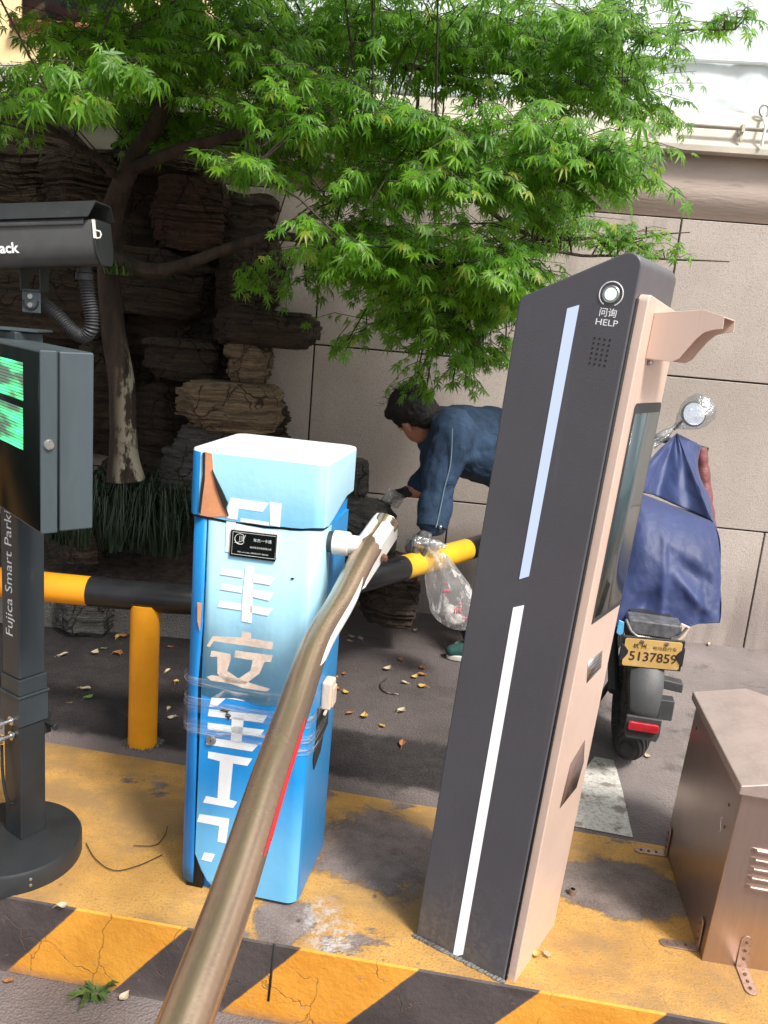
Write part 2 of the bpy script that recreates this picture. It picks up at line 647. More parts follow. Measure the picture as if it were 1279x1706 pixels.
def m_island(patches, whites):
    g = N('worn yellow paint on concrete')
    n0 = g.noise(5, 6, .65)
    sp = g.noise(170, 3, .7)
    yel = g.mix(g.ramp(n0, .3, .7), (.43, .225, .052), (.63, .35, .088))
    yel = g.mix(g.math('MULTIPLY', g.ramp(sp, .50, .66), .75), yel, (.24, .15, .07))
    yel = g.mix(g.math('MULTIPLY', g.ramp(g.noise(2.4, 6, .7, g.mapping((1, 1.6, 1), (7, 3, 0))), .44, .62), .75), yel, (.28, .175, .08))
    yel = g.mix(g.math('MULTIPLY', g.ramp(g.noise(40, 6, .8), .56, .66), .6), yel, (.19, .135, .095))
    con = g.mix(g.ramp(g.noise(11, 6, .7), .3, .7), (.115, .085, .075), (.23, .18, .16))
    con = g.mix(g.math('MULTIPLY', g.ramp(g.noise(190, 3, .7), .5, .66), .6), con, (.33, .28, .26))
    wear_patches = g.ramp(g.noise(3.3, 7, .68, g.mapping((1, 1.5, 1), (2.2, .4, 0))), .60, .66)
    ndist = g.math('ADD', g.math('SUBTRACT', g.noise(6, 8, .78), .5), g.math('MULTIPLY', g.math('SUBTRACT', g.noise(2.5, 2), .5), .8))
    for (cx, cy, rx, ry) in patches:
        v = g.mapping((1 / rx, 1 / ry, 0), (-cx / rx, -cy / ry, 0))
        ln = g.n('ShaderNodeVectorMath', operation='LENGTH')
        g.set(ln.inputs[0], v)
        d = g.math('ADD', ln.outputs['Value'], g.math('MULTIPLY', ndist, 2.1))
        wear_patches = g.math('MAXIMUM', wear_patches, g.ramp(d, 1.1, .85))  # the listed ellipses take the grey-brown colour too
    c = g.mix(wear_patches, yel, con)
    for (cx, cy, rx, ry) in whites:
        v = g.mapping((1 / rx, 1 / ry, 0), (-cx / rx, -cy / ry, 0))
        ln = g.n('ShaderNodeVectorMath', operation='LENGTH')
        g.set(ln.inputs[0], v)
        d = g.math('ADD', ln.outputs['Value'], g.math('MULTIPLY', ndist, 3.4))
        c = g.mix(g.math('MULTIPLY', g.math('MULTIPLY', g.ramp(d, 1.0, .2), g.ramp(g.noise(38, 7, .8), .42, .60)), .75), c, (.50, .47, .45))
    v3 = g.ramp(g.voro(14, g.mapping((1, 1, 1), (.3, .7, 0))), .11, .05)
    c = g.mix(g.math('MULTIPLY', v3, g.ramp(g.noise(4, 3), .5, .6)), c, (.09, .065, .05))
    h = g.math('ADD', g.math('MULTIPLY', sp, .8), g.math('MULTIPLY', wear_patches, -.6))
    return g.done(g.bsdf(c, .8, 0, g.bump(h, .004)))


def m_kerb(o, s_dir, s0, period, slant):
    g = N('black and yellow kerb paint')
    x = g.xyz()
    s = g.math('ADD', g.math('MULTIPLY', x[0], s_dir[0]), g.math('MULTIPLY', x[1], s_dir[1]))
    wob = g.math('MULTIPLY', g.math('SUBTRACT', g.noise(30, 4), .5), .006)
    t = g.math('ADD', g.math('SUBTRACT', g.math('SUBTRACT', s, g.math('MULTIPLY', x[2], slant)), s0), wob)
    fr = g.math('FRACT', g.math('ADD', g.math('DIVIDE', t, period), 20.0))
    isy = g.math('MULTIPLY', g.ramp(fr, .0, .012), g.ramp(fr, .512, .5))
    n0 = g.noise(7, 6, .65)
    yel = g.mix(g.ramp(n0, .3, .7), (.64, .26, .022), (.76, .35, .042))
    blk = g.mix(g.ramp(n0, .3, .7), (.045, .036, .035), (.085, .068, .065))
    c = g.mix(isy, blk, yel)
    wv_ = g.n('ShaderNodeVectorMath', operation='ADD')
    nz_ = g.n('ShaderNodeTexNoise')
    g.set(nz_.inputs['Vector'], g.tc)
    nz_.inputs['Scale'].default_value = 9
    nz_.inputs['Detail'].default_value = 5
    g.set(wv_.inputs[0], g.mapping((1.1, 1, .55), (.2, 0, .3)))
    sc_ = g.n('ShaderNodeVectorMath', operation='SCALE')
    g.set(sc_.inputs[0], nz_.outputs[1])
    sc_.inputs['Scale'].default_value = .11
    g.set(wv_.inputs[1], sc_.outputs[0])
    crack = g.voro(6.5, wv_.outputs[0], 'DISTANCE_TO_EDGE')
    crk = g.math('MULTIPLY', g.ramp(crack, .010, .003), g.ramp(g.noise(4, 3, .5, g.mapping((1, 1, 1), (8, 1, 3))), .50, .56))
    c = g.mix(g.math('MULTIPLY', crk, .5), c, (.14, .08, .045))
    low = g.math('MULTIPLY', g.ramp(g.math('ADD', x[2], g.math('MULTIPLY', n0, .05)), -.155, -.20), .85)
    c = g.mix(low, c, (.17, .13, .12))
    c = g.mix(g.math('MULTIPLY', g.ramp(g.noise(26, 6, .75), .62, .7), .7), c, (.25, .2, .18))
    return g.done(g.bsdf(c, .68, 0, g.bump(g.math('ADD', g.noise(60, 5, .7), g.math('MULTIPLY', crk, -.5)), .003)))


def m_brushed(name, c1, c2, rough, metal, streak=(1, 1, 1), sc=30, spots=(.3, .2, .15), amt=.3):
    g = N(name)
    n1 = g.noise(sc, 5, .65, g.mapping(streak))
    n2 = g.noise(3.5, 5, .6)
    c = g.mix(g.ramp(n1, .3, .7), c1, c2)
    c = g.mix(g.math('MULTIPLY', g.ramp(g.noise(130, 4, .7), 1 - amt - .08, 1 - amt + .05), .6), c, spots)
    r = g.math('ADD', g.math('MULTIPLY', n2, .22), rough - .11)
    return g.done(g.bsdf(c, r, metal, g.bump(g.noise(300, 3, .6), .0002)))


M['boom'] = m_brushed('weathered bronze steel tube', (.47, .335, .235), (.53, .39, .28), .25, .8, (1, 1, 1), 120, (.30, .21, .15), .30)
M['copper_box'] = m_brushed('brushed copper toned steel', (.47, .365, .32), (.505, .39, .345), .33, .9, (1, 1, .06), 120, (.36, .25, .2), .26)
M['copper_lid'] = m_brushed('dusty copper toned lid', (.42, .335, .305), (.52, .425, .385), .42, .5, (1, 1, 1), 12, (.58, .47, .42), .38)
M['bracket'] = m_brushed('pitted steel bracket', (.42, .31, .26), (.52, .4, .34), .42, .8, (1, 1, 1), 40, (.2, .11, .07), .4)


def m_vinyl(name, lo, hi, z0, z1, streak=.5, chips=.0, grime=(.30, .52, .66)):
    """sun bleached sticker vinyl: colour lost from the top down, with vertical streaks"""
    g = N(name)
    z = g.xyz()[2]
    st = g.noise(24, 5, .65, g.mapping((1, 1, .05)))
    n2 = g.noise(6, 5, .6)
    f = g.math('ADD', g.ramp(z, z0, z1), g.math('MULTIPLY', g.math('SUBTRACT', st, .5), streak))
    f = g.math('ADD', f, g.math('MULTIPLY', g.math('SUBTRACT', n2, .5), .5), True)
    c = g.mix(f, lo, hi)
    c = g.mix(g.math('MULTIPLY', g.ramp(g.noise(90, 5, .75, g.mapping((1, 1, .4))), .64, .74), .35), c, grime)
    if chips:
        c = g.mix(g.ramp(g.noise(16, 7, .75, g.mapping((1, 1, .5), (4, 0, 2))), 1 - chips, 1 - chips + .02), c, (.2, .16, .14))
    return g.done(g.bsdf(c, g.math('ADD', g.math('MULTIPLY', f, .2), .32), 0, g.bump(g.math('ADD', n2, g.math('MULTIPLY', st, .15)), .004)))


BLUE = (.006, .21, .60)
PALE = (.36, .66, .80)
M['vinyl_lid'] = m_vinyl('bleached lid vinyl', (.15, .49, .80), (.36, .68, .86), .9, 1.06)
M['vinyl_top'] = m_vinyl('bleached lid top with painted glare', (.68, .76, .79), (.76, .81, .82), 1.0, 1.1, .2)  # bleached vinyl; the overexposed white is put into its colour
M['vinyl_door'] = m_vinyl('bleached door vinyl', (.08, .44, .81), (.38, .70, .87), .47, .74)
M['vinyl_low'] = m_vinyl('blue door vinyl', (.15, .46, .74), (.008, .26, .66), .10, .36, .35, .325)
M['vinyl_blue'] = m_vinyl('blue vinyl', (.006, .18, .52), (.010, .25, .64), .2, .8, .3, .0, (.05, .2, .4))
M['vinyl_side'] = m_vinyl('bleached side vinyl', (.03, .22, .50), (.03, .27, .60), .1, .8, .5, .32)
M['vinyl_side_lid'] = m_vinyl('bleached lid side', (.30, .58, .76), (.46, .71, .84), .9, 1.06)
M['primer'] = mat('orange primer', (.62, .27, .13), .7, var=.12, scale=20, dirt=(.4, .17, .08), dirt_amt=.3)
M['gap'] = mat('dark gap', (.015, .014, .014), .8)
M['letter'] = mat('chalky white lettering', (.84, .87, .87), .7, var=.03, scale=30, bump=0, dirt=(.45, .68, .80), dirt_amt=.30)
M['letter_tan'] = mat('stained lettering', (.66, .52, .42), .6, var=.15, scale=40, dirt=(.70, .66, .6), dirt_amt=.45)


def m_film(name, tint=(1, 1, 1), haze=.10, gloss=.16, sc=18, stretch=(1, 1, 1), dist=.01, lines=False):
    g = N(name)
    n = g.noise(sc, 5, .6, g.mapping(stretch), 1.2)
    b = g.bump(n, dist)
    tr = g.n('ShaderNodeBsdfTransparent')
    g.set(tr.inputs[0], tint)
    gl = g.n('ShaderNodeBsdfGlossy')
    g.set(gl.inputs['Roughness'], .12)
    g.set(gl.inputs['Normal'], b)
    df = g.n('ShaderNodeBsdfDiffuse')
    g.set(df.inputs['Color'], (.8, .8, .8))
    tl = g.n('ShaderNodeBsdfTranslucent')
    g.set(tl.inputs['Color'], (.8, .8, .8))
    body = g.mixs(.5, df.outputs[0], tl.outputs[0])
    f = g.math('ADD', g.math('MULTIPLY', g.ramp(n, .54, .66), haze * 2.6), haze * .4)
    if lines:
        ed = g.voro(sc * .8, g.mapping(stretch, (1, 2, 3), (0, .12, 0)), 'DISTANCE_TO_EDGE')
        ln_ = g.math('MULTIPLY', g.ramp(ed, .05, .015), g.ramp(g.noise(9, 4, .6, g.mapping((1, 1, 2))), .42, .60))
        f = g.math('MAXIMUM', f, g.math('MULTIPLY', ln_, .6))
    sh = g.mixs(f, tr.outputs[0], body)
    return g.done(g.mixs(gloss, sh, gl.outputs[0]))


M['film'] = m_film('clear wrap film', (.98, .99, 1), .09, .06, 20, (.25, .25, 5), .006, True)
M['bag'] = m_film('clear carrier bag', (.96, .96, .97), .62, .07, 16, (1, 1, .4), .010)
M['mirror_bag'] = m_film('clear bag on mirror', (.9, .93, .96), .16, .3, 14, (1, 1, 1), .02)


def m_emit(name, col, st):
    g = N(name)
    e = g.n('ShaderNodeEmission')
    g.set(e.inputs[0], col)
    e.inputs[1].default_value = st
    return g.done(e.outputs[0])


M['light_bar'] = m_emit('cool white light bar', (.66, .76, 1.0), .35)
M['light_bar_dim'] = m_emit('warm white light bar', (1.0, .985, .95), .38)
M['button_glow'] = m_emit('button light', (.85, 1.0, .9), .40)


def m_led(F):
    g = N('green led matrix')
    x = g.xyz()
    s = g.math('ADD', g.math('MULTIPLY', x[0], F.a.x), g.math('MULTIPLY', x[1], F.a.y))
    z = x[2]
    P = .0062
    fs = g.math('ABSOLUTE', g.math('SUBTRACT', g.math('FRACT', g.math('DIVIDE', g.math('ADD', s, 5), P)), .5))
    fz = g.math('ABSOLUTE', g.math('SUBTRACT', g.math('FRACT', g.math('DIVIDE', g.math('ADD', z, 5), P)), .5))
    dot = g.math('LESS_THAN', g.math('MAXIMUM', fs, fz), .36)
    n = g.noise(1.0, 2, .5, g.mapping((6, 6, 34), (.8, .3, .35)))
    lit = g.math('MULTIPLY', g.math('ADD', g.math('MULTIPLY', dot, .75), .25), g.math('ADD', g.ramp(n, .44, .74), .03))
    base = g.bsdf(g.mix(dot, (.03, .05, .04), (.36, .44, .40)), .4)
    e = g.n('ShaderNodeEmission')
    g.set(e.inputs[0], (.02, 1.0, .28))
    g.set(e.inputs[1], g.math('MULTIPLY', lit, 1.1))
    a = g.n('ShaderNodeAddShader')
    g.t.links.new(base, a.inputs[0])
    g.t.links.new(e.outputs[0], a.inputs[1])
    return g.done(a.outputs[0])


def m_cape():
    g = N('navy rain cape nylon')
    n = g.noise(5, 4, .6)
    c = g.mix(g.ramp(n, .3, .7), (.018, .032, .108), (.028, .047, .15))
    b = g.bump(g.noise(14, 4, .5, g.mapping((1, 1, .7)), .4), .006)
    return g.done(g.bsdf(c, .56, 0, b, Sheen_Weight=.15))


M['cape'] = m_cape()
M['plate'] = mat('ochre number plate', (.72, .47, .16), .4, var=.12, scale=12, bump=.0002, dirt=(.75, .6, .36), dirt_amt=.4)
M['plate_ink'] = mat('plate ink', (.06, .035, .025), .5)
M['tarp'] = mat('white tarpaulin', (.76, .83, .85), .5, var=.03, scale=2, bump=.0012, bscale=6)
M['grass'] = mat('dark mondo grass', (.018, .038, .016), .5, var=.5, scale=30)
M['fern'] = mat('bright fern', (.05, .12, .02), .5, var=.4, scale=30)
M['soil'] = mat('dark leaf litter soil', (.055, .04, .03), .95, var=.5, scale=22, bump=.02, bscale=35, dirt=(.15, .11, .08), dirt_amt=.34)
M['kerbstone'] = m_asphalt('mossy kerb stone', (.10, .095, .085), (.19, .18, .165), (.27, .25, .23))
M['building'] = mat('cream building render', (.80, .62, .33), .8, var=.08, scale=1.5)
M['window_dark'] = mat('dark window', (.03, .035, .04), .1, bump=0)
M['brick_sill'] = mat('red brick sill', (.3, .1, .06), .8)

FALL = [mat('pale fallen leaf', (.50, .40, .28), .7, var=.3, scale=60), mat('rust fallen leaf', (.32, .13, .045), .7, var=.3, scale=60),
        mat('yellow fallen leaf', (.52, .34, .09), .7, var=.3, scale=60), mat('green fallen leaf', (.15, .28, .06), .6, var=.3, scale=60)]

# ------------------------------------------------------------------ ground
K0, KD = V((-.834, 1.737, 0)), V((1.0, -.1235, 0)).normalized()      # kerb edge of the island
KN = V((KD.y, -KD.x, 0)) * -1                                        # pointing away from the camera
FAR0 = V((-1.013, 2.456, 0))
FD = V((1.655, -.246, 0)).normalized()


def kerb_at(x): return K0 + KD * ((x - K0.x) / KD.x)
def far_at(x): return FAR0 + FD * ((x - FAR0.x) / FD.x)


mb = MB()
mb.poly([V((-300, -300, -.21)), V((300, -300, -.21)), V((300, 300, -.21)), V((-300, 300, -.21))])
tag(obj('road', mb, M['road']), kind='structure')
mb = MB()
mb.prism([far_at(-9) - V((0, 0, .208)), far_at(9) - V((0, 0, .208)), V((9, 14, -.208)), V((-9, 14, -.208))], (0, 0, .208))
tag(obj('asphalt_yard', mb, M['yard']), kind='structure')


def patch(x0, y0, x1, y1):
    a, b = gp(x0, y0), gp(x1, y1)
    return ((a.x + b.x) / 2, (a.y + b.y) / 2, abs(a.x - b.x) / 2, abs(a.y - b.y) / 2)


isl = m_island([patch(520, 1485, 735, 1372), patch(935, 1525, 1130, 1440), patch(410, 1575, 520, 1495), patch(560, 1460, 740, 1400)],
               [patch(480, 1590, 590, 1480), patch(530, 1650, 600, 1540)])
s_of = lambda p: p.dot(KD)
sA = s_of(gp(125, 1515))
sB = s_of(gp(500, 1577))
kp_bot = onpl(20, 1608, K0, KN)
ker = m_kerb(K0, KD, sA, sB - sA, (sA - s_of(kp_bot)) / (0 - kp_bot.z))
mb = MB()
L0, L1, R0, R1 = kerb_at(-7), far_at(-7), kerb_at(7), far_at(7)
dz = V((0, 0, .209))
lip = KN * .004
mb.poly([L0 + lip, R0 + lip, R1, L1], 0)
mb.poly([L0 - dz, R0 - dz, R0 - V((0, 0, .004)), L0 - V((0, 0, .004))], 1)
mb.poly([L0 - V((0, 0, .004)), R0 - V((0, 0, .004)), R0 + lip, L0 + lip], 1)
tag(obj('traffic_island', mb, [isl, ker]), kind='structure')

# worn white bay line on the yard
mb = MB()
mb.poly([gp(x, y) + V((0, 0, .004)) for x, y in [(955, 1378), (1054, 1397), (1036, 1316), (1022, 1268), (990, 1262), (962, 1300)]])
g = N('worn white road paint')
spk = g.noise(120, 4, .7)
c = g.mix(g.math('MULTIPLY', g.ramp(spk, .48, .62), .75), (.62, .60, .55), (.3, .27, .25))
c = g.mix(g.ramp(g.noise(9, 6, .7), .52, .62), c, (.25, .21, .19))
tag(obj('road_marking', mb, g.done(g.bsdf(c, .8, 0, g.bump(spk, .003)))), kind='structure')

# ------------------------------------------------------------------ boundary wall, tarpaulin, building
WF = yaw_frame((1.5, 3.93, 0), .07)
wallt = thing('boundary_wall', WF.o, 'taupe rendered boundary wall with dark panel joints and a cream coping, behind the person and the bike', 'wall')
mb = MB()
mb.box(WF, -6.5, 5.5, .02, .25, -.14, 1.97)
obj('backing', mb, M['wall_joint'], wallt)


def wx(px, py):
    return WF.loc(onpl(px, py, WF.o, WF.b)).x


mb = MB()
GAP = .0036
rows = [(-.14, .585, [wx(745, 870), wx(1256, 985)]), (.585, 1.275, [wx(519, 640), wx(519, 640) + 1.62]), (1.275, 1.965, [wx(525, 545) - .0, wx(1129, 410)])]
for z0, z1, js in rows:
    xs = sorted(js)
    step = xs[1] - xs[0]
    e = [xs[0] - step * 3, xs[0] - step * 2, xs[0] - step] + xs + [xs[1] + step, xs[1] + step * 2]
    for x0, x1 in zip(e[:-1], e[1:]):
        x0, x1 = max(x0, -6.4), min(x1, 5.4)
        if x1 - x0 > .05:
            mb.box(WF, x0 + GAP, x1 - GAP, 0, .02, z0 + GAP, z1 - GAP)
obj('panel', mb, M['wall'], wallt, bevel=.003, seg=1)
mb = MB()
mb.box(WF, -6.5, 5.5, .012, .25, 1.97, 2.235)
obj('plaster_band', mb, M['wall_band'], wallt)
mb = MB()
mb.prism([WF.p(-6.5, y, z) for y, z in ((-.055, 2.235), (-.055, 2.262), (-.035, 2.285), (.0, 2.36), (.05, 2.43), (.26, 2.43), (.26, 2.235))], WF.a * 12)
obj('coping', mb, M['coping'], wallt, bevel=.003)
t = thing('conduit_pipe', WF.p(.2, -.06, 2.33), 'thin cream conduit pipe clipped along the coping of the wall', 'pipe')
mb = MB()
mb.tube([WF.p(-.35, -.055, 2.335), WF.p(5.4, -.055, 2.335)], .0085, 8)
obj('tube', mb, M['coping'], t)
for px, py in [(1089, 245), (1223, 262), (1360, 270), (860, 240)]:
    x = wx(px, py)
    mb = MB()
    mb.box(WF, x - .007, x + .007, -.068, -.01, 2.318, 2.352)
    mb.box(WF, x - .006, x + .006, -.06, -.05, 2.285, 2.32)
    obj('clip', mb, M['coping'], t, bevel=.002)

# white tarpaulin hung above the wall: a rippled sheet with a hemmed bottom
TF = Frame(WF.p(0, .06, 0), WF.a, WF.b, (0, 0, 1))
tx = [WF.loc(onpl(1260, 225, TF.o, TF.b)).x]
tarp = thing('tarpaulin', TF.p(1.5, 0, 2.43), 'white tarpaulin sheet hanging above the boundary wall, tied down at an eyelet', 'tarpaulin')
mb = MB()
nx, nz = 180, 50
xs = [-2.45 + i * (7.7 / nx) for i in range(nx + 1)]
for i in range(nx + 1):
    for j in range(nz + 1):
        z = 2.415 + (j / nz) ** 1.3 * 3.2
        x = xs[i]
        d = x - tx[0]
        pull = math.exp(-(d * 4.2) ** 2) * math.exp(-(z - 2.41) * 3)
        rip = .012 * math.sin(x * 9 + math.sin(z * 2.2) * 1.2) * min(1, (z - 2.38) * 2) + .018 * math.sin(x * 2.6 + z * 1.3)
        fan = .009 * math.sin(math.atan2(z - 2.40, d + 1e-4) * 9) * math.exp(-((d * 3) ** 2 + ((z - 2.4) * 3) ** 2))
        mb.v.append(TF.p(x, -.02 + rip + fan + .008 * mnoise.noise(V((x * 3, z * 3, 0))), z + .012 * math.cos(d * 2.4) - .02 * pull))
for i in range(nx):
    for j in range(nz):
        a = i * (nz + 1) + j
        mb.f.append([a, a + nz + 1, a + nz + 2, a + 1])
        mb.mi.append(0)
o = obj('sheet', mb, M['tarp'], tarp, angle=180)
sm = o.modifiers.new('thick', 'SOLIDIFY')
sm.thickness = .004
mb = MB()
mb.tube([TF.p(-2.45 + k * .2, -.034 + .018 * math.sin((-2.45 + k * .2) * 2.6 + 3.4), 2.62) for k in range(39)], .011, 8)
obj('hem_rope', mb, M['tarp'], tarp)
mb = MB()
c0 = TF.p(tx[0], -.05, 2.43)
mb.tube([c0 + TF.a * (.018 * math.cos(a)) + V((0, 0, .022 * math.sin(a))) for a in [k * math.pi / 8 for k in range(17)]], .006, 8)
obj('eyelet', mb, M['steel'], tarp)
mb = MB()
mb.tube([c0 + V((0, 0, -.02)), WF.p(tx[0] - .006, -.066, 2.35), WF.p(tx[0] - .008, -.066, 2.27)], .006, 8)
obj('tie', mb, M['tarp'], tarp)

bt = thing('apartment_building', (-5.5, 11, 0), 'cream apartment building glimpsed through the leaves at the upper left', 'building')
BF = yaw_frame((-12.2, 10.5, 0), .05)
mb = MB()
mb.box(BF, 0, 9.3, 0, 4, -.1, 9)
for z in (3.55, 6.4):
    mb.box(BF, -.1, 9.4, -.12, -.002, z, z + .16)
obj('wall', mb, M['building'], bt)
for zz in (4.3, 7.2):
    for k in range(5):
        mb = MB()
        mb.box(BF, .6 + k * 1.8, 1.7 + k * 1.8, -.02, .05, zz, zz + 1.2)
        w = obj('window', mb, M['window_dark'], bt)
        mb = MB()
        mb.box(BF, .5 + k * 1.8, 1.8 + k * 1.8, -.12, -.025, zz - .1, zz - .01)
        obj('sill', mb, M['brick_sill'], w)

# ------------------------------------------------------------------ planter, rocks
mb = MB()
pts = [(-4.2, 3.62), (-1.75, 3.56), (-.95, 3.56), (-.55, 3.62), (-.3, 3.75), (-.15, 3.98), (-4.2, 4.3)]
bed_n = 60
mb2 = MB()
for i in range(bed_n + 1):
    for j in range(14):
        x = -4.2 + i * (4.05 / bed_n)
        y = 3.60 + j * .04 + .02 * math.sin(x * 3)
        z = .17 + .05 * mnoise.noise(V((x * 2.4, y * 3, 1))) + j * .008
        mb2.v.append(V((x, y, z)))
for i in range(bed_n):
    for j in range(13):
        a = i * 14 + j
        mb2.f.append([a, a + 14, a + 15, a + 1])
        mb2.mi.append(0)
tag(obj('planting_bed', mb2, M['soil']), kind='structure')


def rock_mesh(mb, c, sx, sy, sz, seed, nl=None, ledge=.035, rough=.05, taper=0.0, n=56):
    """a boulder split into thin horizontal beds: angular outlines, each bed stepping in or out"""
    r = random.Random(seed)
    nl = nl or max(5, int(sz / .0105))
    c = V(c)
    planes = []
    k_ = r.randint(6, 8)
    for q in range(k_):
        planes.append((2 * math.pi * (q + r.uniform(-.32, .32)) / k_, r.uniform(.78, 1.0)))
    rings = []
    z = -sz / 2
    off = big = 0
    drift = V((0, 0, 0))
    for L in range(nl):
        h = sz / nl * r.uniform(.4, 1.6)
        off = r.uniform(-ledge, ledge)
        if r.random() < .16:
            big = r.uniform(-.11, .07)
            drift = V((r.uniform(-.04, .04) * sx, r.uniform(-.03, .03) * sy, 0))
        zc = (L + .5) / nl
        prof = 1 - .22 * abs(2 * zc - 1) ** 3.5 + taper * (zc - .5)
        deep = -.06 if r.random() < .12 else 0
        for zz in (z, z + h * .9):
            ring = []
            for q in range(n):
                a = 2 * math.pi * q / n
                k = min(d / max(.05, math.cos(a - pa)) if math.cos(a - pa) > .05 else 9 for pa, d in planes)
                k = min(k, 1.22)
                ca, sa = math.cos(a), math.sin(a)
                k *= prof * (1 + off + big + deep)
                k += rough * 2 * mnoise.noise(V((ca * 1.8 + seed, sa * 1.8, zc * 3))) + .05 * mnoise.noise(V((ca * 5 + seed, sa * 5, L * .35))) + .03 * mnoise.noise(V((ca * 12 + seed, sa * 12, L * .8)))
                ring.append(c + drift + V((ca * k * sx / 2, sa * k * sy / 2, zz + sz * .05 * mnoise.noise(V((ca * 1.5, sa * 1.5, seed * 1.3))) + .004 * mnoise.noise(V((ca * 7, sa * 7, L * .5))))))
            rings.append(ring)
        z += h
    P = [p for ring in rings for p in ring]
    fs = []
    for i in range(len(rings) - 1):
        for q in range(n):
            w = (q + 1) % n
            fs.append((i * n + q, i * n + w, (i + 1) * n + w, (i + 1) * n + q))
    fs.append(list(range(n - 1, -1, -1)))
    fs.append([(len(rings) - 1) * n + q for q in range(n)])
    mb.add(P, fs)


def rock(x0, y0, x1, y1, Y, dep, matn, label, seed, **kw):
    """from the photo's extent of the rock at its real distance"""
    a, b = at(x0, (y0 + y1) / 2, Y), at(x1, (y0 + y1) / 2, Y)
    t_, b_ = at((x0 + x1) / 2, y0, Y), at((x0 + x1) / 2, y1, Y)
    c_ = (a + b) / 2
    c_.z = (t_.z + b_.z) / 2
    c_.y = Y + dep / 2
    m_ = MB()
    rock_mesh(m_, c_, (b - a).length * 1.0, dep, (t_.z - b_.z), seed, **kw)
    o = obj('rock', m_, M[matn], None, origin=c_, angle=25)
    return tag(o, label, 'rock', 'layered rocks piled against the wall')


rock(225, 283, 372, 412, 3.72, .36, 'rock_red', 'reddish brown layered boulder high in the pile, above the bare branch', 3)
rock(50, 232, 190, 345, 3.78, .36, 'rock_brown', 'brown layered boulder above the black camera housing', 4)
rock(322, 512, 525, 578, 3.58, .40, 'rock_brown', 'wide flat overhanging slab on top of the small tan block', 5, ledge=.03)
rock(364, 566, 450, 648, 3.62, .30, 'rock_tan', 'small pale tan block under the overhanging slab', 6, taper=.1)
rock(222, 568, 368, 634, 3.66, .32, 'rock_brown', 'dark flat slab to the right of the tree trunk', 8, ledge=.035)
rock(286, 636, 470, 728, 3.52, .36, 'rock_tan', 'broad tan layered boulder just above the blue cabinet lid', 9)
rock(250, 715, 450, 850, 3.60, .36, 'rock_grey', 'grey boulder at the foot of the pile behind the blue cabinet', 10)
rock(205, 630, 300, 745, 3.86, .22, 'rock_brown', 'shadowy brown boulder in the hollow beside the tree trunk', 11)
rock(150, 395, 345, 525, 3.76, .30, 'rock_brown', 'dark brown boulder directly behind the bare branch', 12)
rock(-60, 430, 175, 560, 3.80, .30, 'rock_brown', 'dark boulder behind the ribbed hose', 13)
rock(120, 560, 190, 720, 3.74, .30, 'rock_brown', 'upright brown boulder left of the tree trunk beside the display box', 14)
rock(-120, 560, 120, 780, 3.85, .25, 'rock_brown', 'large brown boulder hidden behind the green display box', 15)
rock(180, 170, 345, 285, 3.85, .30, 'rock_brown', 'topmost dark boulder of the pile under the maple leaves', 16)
rock(85, 872, 168, 945, 3.50, .24, 'rock_brown', 'brown layered block beside the grass tuft under the display box', 17)
rock(80, 1008, 182, 1064, 3.30, .26, 'rock_grey', 'grey block on the ground just below the orange rail', 18)
rock(345, 395, 420, 520, 3.80, .24, 'rock_brown', 'narrow shaded boulder between the branch and the overhanging slab', 22)
o = rock(578, 768, 612, 838, 3.45, .14, 'rock_grey', 'small rough grey stone standing right behind the blue cabinet', 19, ledge=.05, rough=.12, nl=9)
o = rock(540, 838, 665, 985, 3.30, .30, 'rock_grey', 'mossy grey boulder behind the white boom clamp', 20, taper=-.2)
o = rock(590, 955, 705, 1052, 3.38, .34, 'rock_brown', 'stack of thin brown slabs on the ground under the yellow and black rail', 21, ledge=.05, rough=.03)

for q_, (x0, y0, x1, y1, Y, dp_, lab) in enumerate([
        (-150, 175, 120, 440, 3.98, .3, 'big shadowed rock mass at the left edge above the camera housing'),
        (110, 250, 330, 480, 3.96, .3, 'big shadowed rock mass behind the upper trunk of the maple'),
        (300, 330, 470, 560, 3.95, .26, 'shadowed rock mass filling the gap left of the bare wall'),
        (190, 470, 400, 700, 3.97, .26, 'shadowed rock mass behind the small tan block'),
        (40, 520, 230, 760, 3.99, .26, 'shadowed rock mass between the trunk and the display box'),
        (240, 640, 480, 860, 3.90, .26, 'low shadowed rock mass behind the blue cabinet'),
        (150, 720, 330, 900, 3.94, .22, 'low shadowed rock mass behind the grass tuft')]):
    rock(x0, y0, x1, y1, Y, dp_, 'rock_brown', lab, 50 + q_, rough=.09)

# kerb stones of the bed
ks = 0
for x0, x1, lab in ((-3.0, -2.05, 'mossy kerb stone edging the planting bed at the left edge of the picture'),
                    (-2.04, -1.27, 'mossy kerb stone edging the bed behind the orange post'),
                    (-1.26, -.45, 'mossy kerb stone edging the bed behind the blue cabinet')):
    m_ = MB()
    m_.box(WORLD, x0, x1, 3.42, 3.60, -.02, .165)
    tag(obj('kerb_stone', m_, M['kerbstone'], None, bevel=.018, origin=((x0 + x1) / 2, 3.5, 0), seg=3), lab, 'kerb stone', 'kerb stones of the planting bed')


